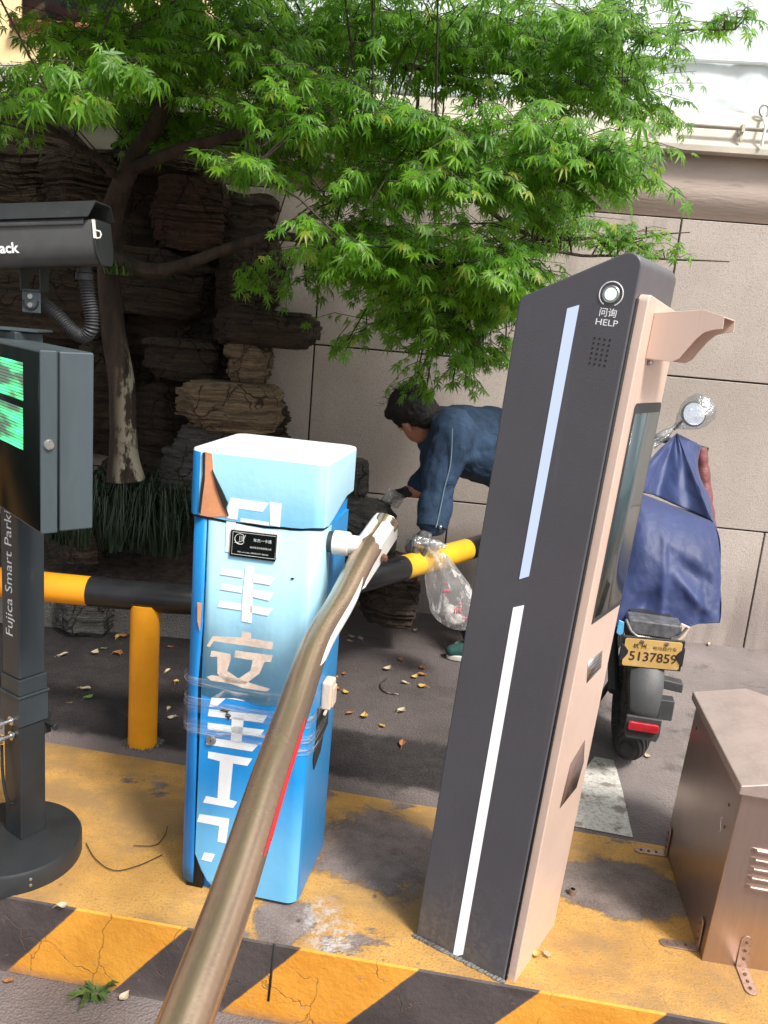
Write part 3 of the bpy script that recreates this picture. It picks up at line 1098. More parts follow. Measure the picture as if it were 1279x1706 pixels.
# ------------------------------------------------------------------ grass tuft
def blades(mb, c, n, h, spread, seed, w=.006):
    r = random.Random(seed)
    c = V(c)
    for i in range(n):
        a = r.uniform(0, 2 * math.pi)
        d = V((math.cos(a), math.sin(a), 0))
        b = c + d * r.uniform(0, spread * .35) + V((r.uniform(-.04, .04), r.uniform(-.03, .03), 0))
        L = h * r.uniform(.6, 1.15)
        out = spread * r.uniform(.4, 1.1)
        side = V((-d.y, d.x, 0)) * w * r.uniform(.7, 1.2)
        pts = [b, b + d * out * .25 + V((0, 0, L * .65)), b + d * out * .65 + V((0, 0, L * .85)), b + d * out + V((0, 0, L * r.uniform(.2, .65)))]
        P, fs = [], []
        for k, p in enumerate(pts):
            s_ = side * (1 - k / 3.2)
            P += [p - s_, p + s_]
        for k in range(3):
            fs.append((2 * k, 2 * k + 1, 2 * k + 3, 2 * k + 2))
        mb.add(P, fs)


gc = at(195, 905, 3.62)
m_ = MB()
for k in range(7):
    blades(m_, gc + V(((k - 3) * .075, random.uniform(-.05, .09), -.01)), 130, .36, .24, 30 + k, .0045)
tag(obj('grass_tuft', m_, M['grass'], None, origin=gc), 'dark arching grass tuft at the foot of the maple trunk', 'grass')
m_ = MB()
fc = at(196, 462, 3.42)
blades(m_, fc + V((0, 0, .01)), 34, .055, .10, 77, .004)
tag(obj('fern', m_, M['fern'], None, origin=fc), 'small bright green fern sprouting on the rock beside the ribbed hose', 'plant')

# ------------------------------------------------------------------ maple tree
tree = thing('maple_tree', at(205, 790, 3.55), 'green maple tree with drooping star shaped leaves over the rocks and the wall', 'tree')
limbs = []          # sampled points that twigs start from


def limb(pts, rs, n=12, wob=.012, sd=0):
    """pts: (photo x, photo y, distance)"""
    P = [at(*p) for p in pts]
    sp = spline([tuple(P[i]) + (rs[i],) for i in range(len(P))], 7)
    path = []
    for i, q in enumerate(sp):
        v = V(q[:3])
        v += V((mnoise.noise(v * 5 + V((sd, 0, 0))), mnoise.noise(v * 5 + V((0, sd, 9))), mnoise.noise(v * 5 + V((3, 0, sd))))) * wob
        path.append(v)
    return path, [float(q[3]) for q in sp], n


def add_limb(mb, L):
    mb.tube(L[0], L[1], L[2])
    limbs.extend([p for p, r in zip(L[0], L[1])])


mb = MB()
add_limb(mb, limb([(208, 800, 3.50), (205, 745, 3.50), (203, 640, 3.50), (188, 530, 3.50), (180, 440, 3.50), (186, 360, 3.48), (215, 280, 3.42), (262, 200, 3.35), (300, 90, 3.28), (318, -40, 3.22), (330, -240, 3.2)],
                  [.080, .058, .053, .047, .043, .043, .037, .033, .03, .026, .02], 18, .006))
obj('trunk', mb, M['bark'], tree)
branch_list = [
    ([(182, 425, 3.48), (255, 453, 3.38), (330, 432, 3.3), (440, 400, 3.2), (525, 400, 3.05), (640, 425, 2.85), (770, 440, 2.65), (880, 420, 2.5)], [.032, .027, .022, .018, .015, .012, .009, .005], 1),
    ([(215, 285, 3.42), (320, 240, 3.2), (430, 215, 2.95), (560, 205, 2.7), (700, 215, 2.55), (850, 235, 2.45), (980, 275, 2.4)], [.024, .02, .016, .013, .010, .007, .003], 2),
    ([(290, 110, 3.3), (420, 70, 3.2), (560, 60, 3.1), (720, 75, 3.0), (880, 60, 2.95), (1000, 62, 2.9), (1110, 55, 2.9), (1230, 45, 2.9)], [.026, .020, .015, .012, .009, .006, .004, .002], 3),
    ([(292, 100, 3.3), (220, 95, 2.9), (150, 120, 2.5), (90, 170, 2.15)], [.018, .014, .010, .005], 4),
    ([(560, 60, 3.1), (700, 110, 3.1), (850, 120, 3.1), (980, 160, 3.1), (1070, 190, 3.1)], [.016, .013, .01, .007, .004], 5),
    ([(525, 400, 3.05), (600, 470, 3.0), (690, 500, 2.95), (780, 520, 2.9), (850, 520, 2.85)], [.014, .011, .009, .007, .005], 6),
    ([(700, 250, 2.6), (800, 340, 2.9), (900, 395, 3.1), (1020, 400, 3.25), (1150, 385, 3.3)], [.010, .009, .007, .005, .002], 7),
    ([(880, 420, 2.9), (1000, 425, 3.1), (1110, 430, 3.2), (1215, 432, 3.25)], [.006, .005, .004, .002], 8),
    ([(318, -40, 3.22), (240, -120, 3.0), (120, -160, 2.7), (-40, -120, 2.5)], [.03, .024, .016, .008], 9),
    ([(318, -40, 3.22), (480, -150, 3.1), (700, -160, 3.0), (950, -140, 2.9)], [.03, .024, .016, .008], 10),
    ([(205, 300, 3.42), (130, 240, 3.2), (60, 200, 3.0), (-40, 190, 2.9)], [.018, .013, .009, .005], 11),
    ([(430, 215, 2.95), (420, 300, 2.7), (415, 280, 2.35)], [.012, .008, .004], 12),
]
for p_, r_, sd_ in branch_list:
    mb = MB()
    add_limb(mb, limb(p_, r_, 9, .015, sd_))
    obj('branch', mb, M['bark'], tree)

LOBES = [(0, 1.0), (36, .93), (-36, .93), (72, .72), (-72, .72), (112, .40), (-112, .40)]
tv, tf = [(0, 0, 0)], []
for ang, ln in LOBES:
    a = rad(ang)
    dx, dy = math.sin(a), math.cos(a)
    wd = .105 * (0.6 + .4 * ln)
    b = len(tv)
    mid = .42 * ln
    tv += [(dx * mid - dy * wd, dy * mid + dx * wd, -.05 * mid), (dx * ln, dy * ln, -.24 * ln * ln), (dx * mid + dy * wd, dy * mid - dx * wd, -.05 * mid), (dx * mid, dy * mid, -.05 * mid - .03)]
    tf += [(0, b, b + 3), (b, b + 1, b + 3), (b + 3, b + 1, b + 2), (0, b + 3, b + 2)]
# petiole
b = len(tv)
tv += [(-.012, 0, 0), (.012, 0, 0), (.012, -.55, .06), (-.012, -.55, .06)]
tf += [(b, b + 1, b + 2, b + 3)]
TV = np.array(tv)
rng = random.Random(21)
leaf_v, leaf_f, leaf_off = [], [], [0]


def leaf(p, tip, nrm, size):
    y = tip.normalized()
    z = (nrm - y * nrm.dot(y))
    z = z.normalized() if z.length > 1e-4 else y.orthogonal().normalized()
    x = y.cross(z)
    R = np.array([list(x), list(y), list(z)])
    cv = TV.copy()
    cv[:, 2] *= rng.uniform(.2, 2.6)
    cv[:, 2] += cv[:, 0] ** 2 * rng.uniform(-.6, .25) + cv[:, 0] * cv[:, 1] * rng.uniform(-.3, .3)
    cv[:, 0] *= rng.uniform(.75, 1.1)
    leaf_v.append((cv * size) @ R + np.array(list(p + y * (size * .5))))


twig_mb = MB()


def spray(c, rx, ry, rz, ntw, nl, size, droop=.5, out=None, slope=0.0):
    """one layered pad of foliage: twigs fanning from the nearest limb, leaves in pairs along them"""
    near = min(limbs, key=lambda q: (q - c).length)
    root = near.lerp(c, .35) if (near - c).length > .25 else near
    if (near - c).length < .75:
        twig_mb.tube([near, near.lerp(c, .5) + V((0, 0, .02)), c], [.0035, .0028, .002], 4, False)
    else:
        root = c - V((0, 0, -.05))
    for _ in range(ntw):
        u = V((rng.gauss(0, .55), rng.gauss(0, .55), rng.gauss(0, .5)))
        e = c + V((u.x * rx, u.y * ry, u.z * rz + slope * u.x * rx))
        s_ = root.lerp(c, rng.uniform(.2, 1.0)) + V((rng.uniform(-.3, .3) * rx, rng.uniform(-.3, .3) * ry, 0))
        d = e - s_
        if d.length < .05:
            continue
        mid = s_.lerp(e, .5) + V((0, 0, .12 * d.length))
        twig_mb.tube([s_, mid, e], [.0016, .0013, .0008], 3, False)
        dh = V((d.x, d.y, 0)).normalized() if d.length > 1e-3 else V((1, 0, 0))
        sdv = V((-dh.y, dh.x, 0))
        for k in range(nl):
            t = .25 + .75 * (k + rng.random() * .6) / nl
            p = s_.lerp(mid, t * 2) if t < .5 else mid.lerp(e, t * 2 - 1)
            sg = 1 if k % 2 else -1
            tip = dh * rng.uniform(.2, .9) + sdv * sg * rng.uniform(.1, .9) + V((0, -.15, -droop * rng.uniform(.4, 1.7)))
            nr = V((rng.gauss(.1, .28), rng.gauss(-.55, .3), .85))
            leaf(p, tip, nr, size * (rng.uniform(.55, 1.2) if rng.random() < .8 else rng.uniform(.35, .6)))


def zone(path, jx, jy, Y0, Y1, n, rx, ry, rz, ntw, nl, size, droop=.5, slope=0.0):
    for i in range(n):
        t = rng.random() * (len(path) - 1)
        k = min(int(t), len(path) - 2)
        f = t - k
        px = path[k][0] * (1 - f) + path[k + 1][0] * f + rng.uniform(-jx, jx)
        py = path[k][1] * (1 - f) + path[k + 1][1] * f + rng.uniform(-jy, jy)
        spray(at(px, py, rng.uniform(Y0, Y1)), rx, ry, rz, ntw, nl, size, droop, None, slope)


# bright layered pads sweeping out to the right
zone([(520, 190), (640, 200), (760, 215), (880, 225), (980, 258), (1040, 290)], 30, 30, 2.25, 2.65, 32, .20, .22, .045, 9, 8, .040, .55, -.25)
zone([(560, 310), (680, 300), (800, 310), (900, 300)], 40, 35, 2.3, 2.8, 20, .19, .22, .05, 9, 8, .040, .6, -.25)
zone([(540, 440), (650, 430), (760, 425), (850, 440), (800, 480)], 40, 30, 2.3, 2.75, 25, .19, .22, .05, 9, 8, .039, .6, -.2)
# hanging lower skirts, partly before the person
zone([(570, 540), (640, 580), (700, 550), (780, 590), (820, 540), (835, 620)], 25, 25, 2.75, 3.0, 16, .15, .15, .08, 7, 8, .036, .9)
zone([(690, 655), (740, 640), (810, 650)], 10, 8, 2.9, 3.02, 5, .10, .08, .05, 4, 6, .034, .8)
zone([(660, 500), (760, 500), (840, 470)], 40, 30, 2.5, 2.9, 12, .18, .2, .07, 8, 8, .038, .7)
# upper layers seen from below
zone([(470, 50), (620, 60), (760, 60), (880, 80), (1000, 60), (1060, 110)], 50, 55, 2.6, 3.6, 62, .24, .26, .06, 9, 9, .040, .6)
zone([(680, 140), (850, 150), (1000, 170), (1060, 180)], 40, 25, 2.8, 3.3, 22, .2, .2, .05, 8, 8, .038, .6, -.2)
zone([(1100, 60), (1180, 40), (1270, 25)], 30, 25, 2.85, 3.0, 5, .16, .12, .05, 5, 6, .036, .5)
# left side
zone([(70, 110), (130, 170), (90, 205), (180, 150), (210, 100)], 30, 25, 1.95, 2.3, 9, .11, .12, .05, 6, 6, .043, .9)
zone([(-20, 60), (150, 70), (240, 30), (350, 40), (30, 160)], 50, 45, 2.5, 3.4, 28, .22, .24, .07, 8, 8, .041, .7)
zone([(410, 255), (400, 270), (440, 300)], 15, 8, 2.2, 2.35, 4, .09, .1, .03, 6, 6, .041, .7)
zone([(250, 130), (330, 120), (450, 150), (560, 130), (400, 60), (480, 200)], 40, 40, 2.5, 3.5, 30, .2, .24, .06, 8, 8, .040, .7)
zone([(400, 460), (440, 480), (500, 470)], 25, 25, 3.0, 3.2, 5, .12, .1, .07, 5, 6, .036, .9)
# sparse tips before the wall
zone([(900, 395), (1000, 405), (1060, 395), (1100, 385)], 25, 18, 2.95, 3.3, 11, .18, .12, .05, 6, 6, .034, .5)
zone([(1020, 420), (1120, 420), (1200, 430)], 15, 6, 3.15, 3.25, 3, .12, .06, .03, 3, 5, .032, .4)
# inner filling
zone([(560, 290), (650, 470), (760, 520), (850, 370), (600, 400), (700, 250), (480, 300)], 50, 50, 2.9, 3.6, 44, .24, .24, .08, 8, 8, .038, .8)
zone([(860, 250), (950, 330), (900, 360)], 40, 30, 2.7, 3.2, 8, .18, .18, .06, 7, 7, .036, .6)
zone([(-60, 150), (80, 180), (220, 170), (330, 200), (430, 180), (540, 170)], 50, 55, 3.3, 3.8, 44, .2, .16, .09, 8, 8, .038, .8)
zone([(200, 30), (320, 60), (460, 40), (560, 80)], 50, 40, 3.2, 3.9, 24, .2, .2, .09, 8, 8, .038, .8)
zone([(240, 225), (400, 225), (530, 235), (620, 250)], 50, 40, 3.35, 3.8, 30, .2, .14, .09, 8, 8, .038, .8)
# extra unseen leaves, added to shade the rocks and the left side
zone([(-700, -60), (-450, 0), (-260, 60), (-200, 160)], 90, 80, 2.4, 3.6, 22, .34, .34, .09, 8, 8, .052, .5)
zone([(-900, -500), (-500, -560), (-150, -620), (150, -640)], 200, 120, 1.5, 2.6, 26, .36, .36, .08, 8, 8, .058, .5)
zone([(-100, -300), (200, -320), (450, -330)], 120, 80, 2.4, 3.7, 26, .38, .38, .08, 9, 8, .056, .5)
for k in range(44):  # unseen sprays added toward the sun to block it at the left
    spray(V((rng.uniform(-1.5, -.05), rng.uniform(1.45, 2.5), rng.uniform(2.55, 3.1))), .32, .32, .08, 9, 8, .055, .5)
# the rest of the crown above the picture, made dense for its shade
zone([(-300, -120), (0, -160), (300, -150), (600, -140), (900, -120)], 120, 110, 2.3, 3.8, 66, .34, .36, .09, 9, 8, .050, .5)
zone([(-500, -500), (-100, -550), (300, -560), (700, -500)], 160, 130, 2.0, 3.7, 46, .42, .42, .1, 9, 8, .058, .5)

nv = len(TV)
allv = np.concatenate(leaf_v)
me = bpy.data.meshes.new('crown')
base = np.array(list(tree.location))
nL = len(leaf_v)
tris = np.array([f for f in tf if len(f) == 3])
quads = np.array([f for f in tf if len(f) == 4])
loops, starts = [], []
off = (np.arange(nL) * nv)[:, None, None]
lt = (tris[None] + off).reshape(-1, 3)
lq = (quads[None] + off).reshape(-1, 4)
li = np.concatenate([lt.ravel(), lq.ravel()])
ls = np.concatenate([np.arange(len(lt)) * 3, len(lt) * 3 + np.arange(len(lq)) * 4])
me.vertices.add(len(allv))
me.vertices.foreach_set('co', (allv - base).ravel().astype(np.float32))
me.loops.add(len(li))
me.loops.foreach_set('vertex_index', li.astype(np.int32))
me.polygons.add(len(ls))
me.polygons.foreach_set('loop_start', ls.astype(np.int32))
me.update(calc_edges=True)
me.validate()
me.polygons.foreach_set('use_smooth', [True] * len(me.polygons))
me.materials.append(M['leaf'])
o = bpy.data.objects.new('crown', me)
o.parent = tree
COL.objects.link(o)
print('leaves', nL)
obj('twigs', twig_mb, M['bark'], tree)

# ------------------------------------------------------------------ guard rail
rail = thing('guard_rail', gp(237, 1238), 'black and yellow tubular guard rail on an orange post, running behind the blue cabinet', 'guard rail')
RZ, RR = .502, .047
rp = [V((-3.2, 2.60, RZ)), V((-1.3, 2.53, RZ)), V((-.73, 2.51, RZ)), V((-.50, 2.53, RZ)), V((-.30, 2.64, RZ)), V((-.065, 2.88, RZ)), V((.03, 3.0, RZ)), V((.215, 3.24, RZ)), V((.43, 3.52, RZ)), V((.62, 3.78, RZ))]
path = [V(q) for q in spline([tuple(p) for p in rp], 8)]
cum = [0]
for a, b in zip(path[:-1], path[1:]):
    cum.append(cum[-1] + (b - a).length)


def rail_at(L):
    for i in range(len(cum) - 1):
        if cum[i + 1] >= L:
            return path[i].lerp(path[i + 1], (L - cum[i]) / (cum[i + 1] - cum[i]))
    return path[-1]


def nearest_len(px, py):
    best = min(range(401), key=lambda k: abs(_prx(rail_at(cum[-1] * k / 400)) - px))
    return cum[-1] * best / 400


def _prx(p):
    d = p - EYEP
    return CX + FPX * d.dot(RGT) / d.dot(FWD)


cuts = [0] + [nearest_len(x, 0) for x in (-230, -100, 5 - 40, 150, 340, 400, 672, 776)] + [cum[-1]]
cuts = [0, nearest_len(-80, 0) - .6, nearest_len(-80, 0) - .12, nearest_len(150, 0), nearest_len(345, 0), nearest_len(560, 0), nearest_len(672, 0), nearest_len(776, 0), nearest_len(776, 0) + .2, cum[-1]]
cuts[5] = nearest_len(560, 0)
cols = ['black_paint', 'orange_paint', 'orange_paint', 'black_paint', 'yellow_paint', 'black_paint', 'yellow_paint', 'black_paint', 'yellow_paint']
for i in range(len(cuts) - 1):
    if cuts[i + 1] - cuts[i] < .02:
        continue
    k = max(2, int((cuts[i + 1] - cuts[i]) / .03))
    mb = MB()
    mb.tube([rail_at(cuts[i] + (cuts[i + 1] - cuts[i]) * q / k) for q in range(k + 1)], RR, 24)
    obj('rail_band', mb, M[cols[i]], rail)
for bx in (gp(237, 1238), V((-2.2, 2.56, 0))):
    mb = MB()
    mb.tube([bx + V((0, 0, z)) for z in (-.02, .0, .02, RZ - .02)], [.047, .0475, .046, .046], 28)
    obj('post', mb, M['orange_paint'], rail)
    mb = MB()
    for q in range(60):
        a = random.uniform(0, 6.3)
        rr = random.uniform(.046, .066)
        mb.ball(bx + V((math.cos(a) * rr, math.sin(a) * rr, .002)), random.uniform(.003, .008), 6, 4)
    obj('mortar_collar', mb, M['kerbstone'], rail)

# ------------------------------------------------------------------ parking barrier: blue cabinet with its boom
GF = yaw_frame((-.4284, 1.8335, 0), .172)
W_, D_, H_ = .2994, .2867, 1.099
gate = thing('parking_barrier', GF.p(.15, .14, 0), 'faded light blue parking barrier with white characters, a torn lid and a long bronze boom', 'parking barrier')
PX = lambda x, y, off=0.0: onpl(x, y, GF.o - GF.b * off, GF.b)      # a point of the front face
SO = GF.p(W_, 0, 0)
PS = lambda x, y, off=0.0: onpl(x, y, SO + GF.a * off, GF.a)        # a point of the side face
LZ0, LZ1 = .951, H_


def rrect(x0, x1, y0, y1, r, n=5, skip=()):
    """outline of a plan with rounded corners"""
    P = []
    for (cx, cy, a0, i) in ((x1 - r, y0 + r, -90, 0), (x1 - r, y1 - r, 0, 1), (x0 + r, y1 - r, 90, 2), (x0 + r, y0 + r, 180, 3)):
        if i in skip:
            P.append({0: (x1, y0), 1: (x1, y1), 2: (x0, y1), 3: (x0, y0)}[i])
            continue
        for k in range(n + 1):
            a = rad(a0 + 90 * k / n)
            P.append((cx + r * math.cos(a), cy + r * math.sin(a)))
    return P


def shell(mb, plan, zs, m_of=None, cap=True):
    """walls over a plan outline, one ring per height; z may be a function of (x, y)"""
    n = len(plan)
    rings = []
    for z, sc in zs:
        ring = []
        mx = sum(p[0] for p in plan) / n
        my = sum(p[1] for p in plan) / n
        for x, y in plan:
            xx, yy = mx + (x - mx) * sc, my + (y - my) * sc
            ring.append(GF.p(xx, yy, z(xx, yy) if callable(z) else z))
        rings.append(ring)
    b = len(mb.v)
    mb.v += [p for r_ in rings for p in r_]
    for i in range(len(rings) - 1):
        for q in range(n):
            w = (q + 1) % n
            mb.f.append([b + i * n + q, b + i * n + w, b + (i + 1) * n + w, b + (i + 1) * n + q])
            mb.mi.append(m_of(q, i) if m_of else 0)
    if cap:
        mb.f.append([b + (len(rings) - 1) * n + q for q in range(n)])
        mb.mi.append(m_of(-1, 99) if m_of else 0)
        mb.f.append([b + n - 1 - q for q in range(n)])
        mb.mi.append(m_of(-2, -1) if m_of else 0)


# inner carcass
plan = rrect(.006, W_ - .004, .006, D_, .03, 6)
mb = MB()
shell(mb, plan, [(0.0, .98), (.02, 1), (LZ0 + .02, 1)])
obj('cabinet', mb, M['vinyl_blue'], gate)
# dark toe strip and gap behind the door edge
mb = MB()
mb.box(GF, .018, .060, -.0012, .01, .002, .885)
obj('door_gap', mb, M['gap'], gate)
# corner strip: blue sheet wrapped round the near corner, ending in a point at the bottom
mb = MB()
arc = [(-.004, .10), (-.005, .05), (-.0045, .03), (.0, .012), (.010, .002), (.024, -.004), (.034, -.0045)]
zs = [.035, .06, .12, .3, .55, .700, .715, .946]
for j, z in enumerate(zs):
    for i, (x, y) in enumerate(arc):
        bend = .004 * math.sin(z * 21) if i > 4 else 0
        zz = z
        if j == 0:
            zz = .015 + (.09 if i == 0 else .05 if i < 3 else .012 if i == 3 else .0)
        mb.v.append(GF.p(x + bend, y - abs(bend) * .6, zz))
for j in range(len(zs) - 1):
    for i in range(len(arc) - 1):
        a = j * len(arc) + i
        mb.f.append([a, a + 1, a + len(arc) + 1, a + len(arc)])
        mb.mi.append(0)
o = obj('corner_strip', mb, M['vinyl_blue'], gate, angle=60)
so = o.modifiers.new('thick', 'SOLIDIFY')
so.thickness = .0025
# torn strip of bare primer at the corner, half way up
mb = MB()
mb.prism([PX(x, y, .0085) for x, y in [(329, 1003), (336, 1005), (333, 1052), (329, 1035)]], GF.b * -.0012)
obj('bare_patch', mb, M['primer'], gate)

# door: wraps the front, the far corner and the side
dplan = [(.040, .004), (.040, -.006)] + [(x, y) for x, y in rrect(.040, W_ + .004, -.006, D_ * .86, .030, 6, (1, 2, 3))[:7]] + [(W_ + .004, D_ * .45), (W_ + .004, D_ * .86), (W_ - .006, D_ * .86), (W_ - .006, .03)]
ZS = .522                                                           # where the bleached sheet ends


def door_z(x, y):
    # rounded lower corner on the hinge side
    d = max(0.0, .105 - x) / .065
    return .012 + .085 * d ** 2.2


nF = 8


def dm(q, i):
    if q < 0: return 0
    x = (dplan[q][0] + dplan[(q + 1) % len(dplan)][0]) / 2
    y = (dplan[q][1] + dplan[(q + 1) % len(dplan)][1]) / 2
    side = x > W_ - .008 and y > .012
    if side: return 2
    return 1 if i < 2 else 0


# split the front edge finely so the rounded foot shows
fine = []
for a, b in zip(dplan, dplan[1:] + dplan[:1]):
    k = 14 if (a[1] < -.005 and b[1] < -.005 and b[0] - a[0] > .1) else 1
    for q in range(k):
        fine.append((a[0] + (b[0] - a[0]) * q / k, a[1] + (b[1] - a[1]) * q / k))
dplan = fine
mb = MB()
shell(mb, dplan, [(door_z, 1), (.30, 1), (ZS, 1), (.74, 1), (LZ0 - .004, 1)], dm)
obj('door', mb, [M['vinyl_low'], M['vinyl_low'], M['vinyl_side']], gate, angle=50)
mb = MB()                                                           # bleached upper sheet stuck on the door
bl = [PX(x, y, .0068) for x, y in [(342, 868), (345, 1048), (420, 1056), (505, 1061), (548, 960), (548, 890)]]
x0, x1 = .0415, W_ - .012
fs = []
pl2 = []
for (x, y) in dplan:
    if y < .0605 and x > .0399 and not (x < .041 and y > -.005) and not (x < W_ and y > .028):
        ex, ey = x - (W_ - .026), y - .024
        dd = math.hypot(ex, ey) if ex > 0 else 1
        nx_, ny_ = (ex / dd, ey / dd) if ex > 0 else (0, -1)
        if y > .0239:
            nx_, ny_ = 1, 0
        pl2.append((x + nx_ * .0009 + (.002 if x < .041 else 0), y + ny_ * .0009))
pl2.append((W_ + .0049, .075))
zt = LZ0 - .005
for i, (x, y) in enumerate(pl2):
    drop = -.004 * math.sin(i * .9)
    if x > W_ - .02:
        drop = .02 + .16 * max(0, (y + .006) / .08)
    mb.v.append(GF.p(x, y, ZS - .002 + drop))
    mb.v.append(GF.p(x, y, zt))
for i in range(len(pl2) - 1):
    mb.f.append([2 * i, 2 * i + 2, 2 * i + 3, 2 * i + 1])
    mb.mi.append(0)
o = obj('bleached_sheet', mb, M['vinyl_door'], gate, angle=50)
so = o.modifiers.new('thick', 'SOLIDIFY')
so.thickness = .0008

# lid: a cap with a sagging lower edge
lp = rrect(-.0075, W_ + .0075, -.0100, D_ + .005, .026, 6)
fine = []
for a, b in zip(lp, lp[1:] + lp[:1]):
    L = math.hypot(b[0] - a[0], b[1] - a[1])
    k = 12 if L > .1 else 1
    for q in range(k):
        fine.append((a[0] + (b[0] - a[0]) * q / k, a[1] + (b[1] - a[1]) * q / k))
lp = fine


def lid_z(x, y):
    sag = (-.006 * math.sin(max(0, min(1, (x - .02) / .25)) * 3.1) + .003 * (x > .27)) if y < .03 else -.002 + .06 * max(0, (y - .03)) / .25
    return LZ0 + sag + .003 * mnoise.noise(V((x * 40, y * 40, 1)))


def lm(q, i):
    if i == 99 or i >= 2: return 1
    if q < 0: return 0
    x = (lp[q][0] + lp[(q + 1) % len(lp)][0]) / 2
    y = (lp[q][1] + lp[(q + 1) % len(lp)][1]) / 2
    if x > W_ + .002 and y > .0: return 2
    if x < .018: return 3
    return 0


mb = MB()
shell(mb, lp, [(lid_z, 1.0), (lambda x, y: LZ0 + .04, 1.003), (H_ - .006, 1.0), (H_ - .001, .99), (H_ + .001, .96)], lm)
obj('lid', mb, [M['vinyl_lid'], M['vinyl_top'], M['vinyl_side_lid'], M['vinyl_blue']], gate, angle=60)
mb = MB()
shell(mb, [(x * .985 + .002, y * .985 + .002) for x, y in lp], [(lambda x, y: lid_z(x, y) - .006, 1), (lambda x, y: lid_z(x, y) + .012, 1)])
obj('lid_seal', mb, M['gap'], gate)
# torn corner: bare orange primer, dark torn edge
LO = GF.o - GF.b * .0104
PL = lambda x, y, off=0.0: onpl(x, y, LO - GF.b * off, GF.b)
mb = MB()
mb.prism([PL(x, y) for x, y in [(340, 752), (353, 756), (355, 782), (362, 812), (372, 842), (381, 860), (350, 861), (333, 858), (337, 820), (341, 790)]], GF.b * -.0012)
obj('bare_patch', mb, M['primer'], gate)
mb = MB()
mb.prism([PL(x, y, .0012) for x, y in [(354, 782), (360, 796), (371, 818), (380, 838), (377, 846), (381, 859), (372, 843), (361, 812)]], GF.b * -.004)
mb.prism([PL(x, y, .0012) for x, y in [(338, 754), (342, 754), (341, 800), (337, 830), (334, 856), (331, 852), (334, 820), (338, 790)]], GF.b * -.003)
obj('torn_edge', mb, M['gap'], gate)

# characters, stroke by stroke
mb = MB()
LET = [
    [], [(377, 868), (393, 870), (390, 905), (388, 921), (375, 919)], [(451, 884), (465, 886), (462, 930), (449, 928)], [(394, 872), (450, 884), (450, 894), (388, 885)],
    [(409, 940), (423, 944), (419, 1038), (402, 1035), (404, 990)],
    [(369, 946), (406, 952), (404, 963), (366, 957)], [(421, 956), (459, 963), (450, 975), (420, 970)],
    [(369, 972), (403, 977), (403, 988), (366, 982)], [(419, 982), (457, 987), (448, 1001), (418, 994)],
    [(366, 1000), (402, 1006), (402, 1017), (362, 1011)], [(417, 1009), (455, 1013), (446, 1026), (416, 1020)],
]
for st in LET[1:4]:
    mb.prism([PX(x, y, .0085) for x, y in st], GF.b * -.0003)
obj('lettering', mb, M['letter'], gate, smooth=False)
mb = MB()
for st in LET[4:]:
    mb.prism([PX(x, y, .0085) for x, y in st], GF.b * -.0003)
obj('lettering', mb, M['letter'], gate, smooth=False)
mb = MB()
# strokes that fall on the lid
mbl = MB()
for st in [[(384, 829), (448, 838), (437, 853), (397, 847), (395, 866), (377, 863), (379, 846)], [(449, 836), (469, 839), (466, 878), (450, 875)], [(401, 863), (448, 870), (448, 876), (400, 869)]]:
    mbl.prism([PL(x, y, .0003) for x, y in st], GF.b * -.0003)
obj('lettering', mbl, M['letter'], gate, smooth=False)
LOW = [
    [(345, 1219), (360, 1221), (396, 1233), (450, 1240), (445, 1252), (390, 1246), (340, 1236)],
    [(348, 1181), (445, 1192), (438, 1204), (346, 1193)], [(346, 1204), (440, 1216), (432, 1227), (346, 1215)], [(346, 1228), (430, 1241), (420, 1252), (343, 1240)],
    [(386, 1194), (406, 1196), (402, 1238), (384, 1236)],
    [(347, 1252), (420, 1264), (412, 1276), (388, 1272), (382, 1332), (395, 1336), (388, 1346), (338, 1337), (343, 1326), (362, 1330), (366, 1268), (346, 1263)],
    [(332, 1356), (382, 1364), (376, 1405), (362, 1402), (365, 1376), (328, 1369)], [(340, 1420), (358, 1423), (352, 1436), (335, 1432)],
    [(352, 1163), (372, 1150), (452, 1162), (446, 1174), (376, 1163), (362, 1176), (348, 1178)],
]
for grp in ((1, 2, 3, 4, 8), (5,), (6, 7)):
    mb = MB()
    for q in grp:
        mb.prism([PX(x, y, .0066) for x, y in LOW[q]], GF.b * -.0003)
    obj('lettering', mb, M['letter'], gate, smooth=False)
mb = MB()
for st in [[(404, 1052), (418, 1055), (418, 1064), (455, 1070), (453, 1082), (356, 1068), (349, 1078), (344, 1076), (354, 1060), (402, 1062)],
           [(352, 1084), (384, 1090), (384, 1099), (378, 1118), (396, 1130), (420, 1139), (450, 1148), (444, 1152), (404, 1146), (376, 1136), (362, 1122), (362, 1094), (350, 1094)],
           [(392, 1084), (454, 1092), (451, 1103), (441, 1102), (432, 1122), (408, 1140), (352, 1134), (344, 1128), (352, 1125), (398, 1130), (417, 1117), (421, 1100), (390, 1095)]]:
    mb.prism([PX(x, y, .0066 + .0002 * len(st) / 10) for x, y in st], GF.b * -.0003)
obj('lettering', mb, M['letter_tan'], gate, smooth=False)

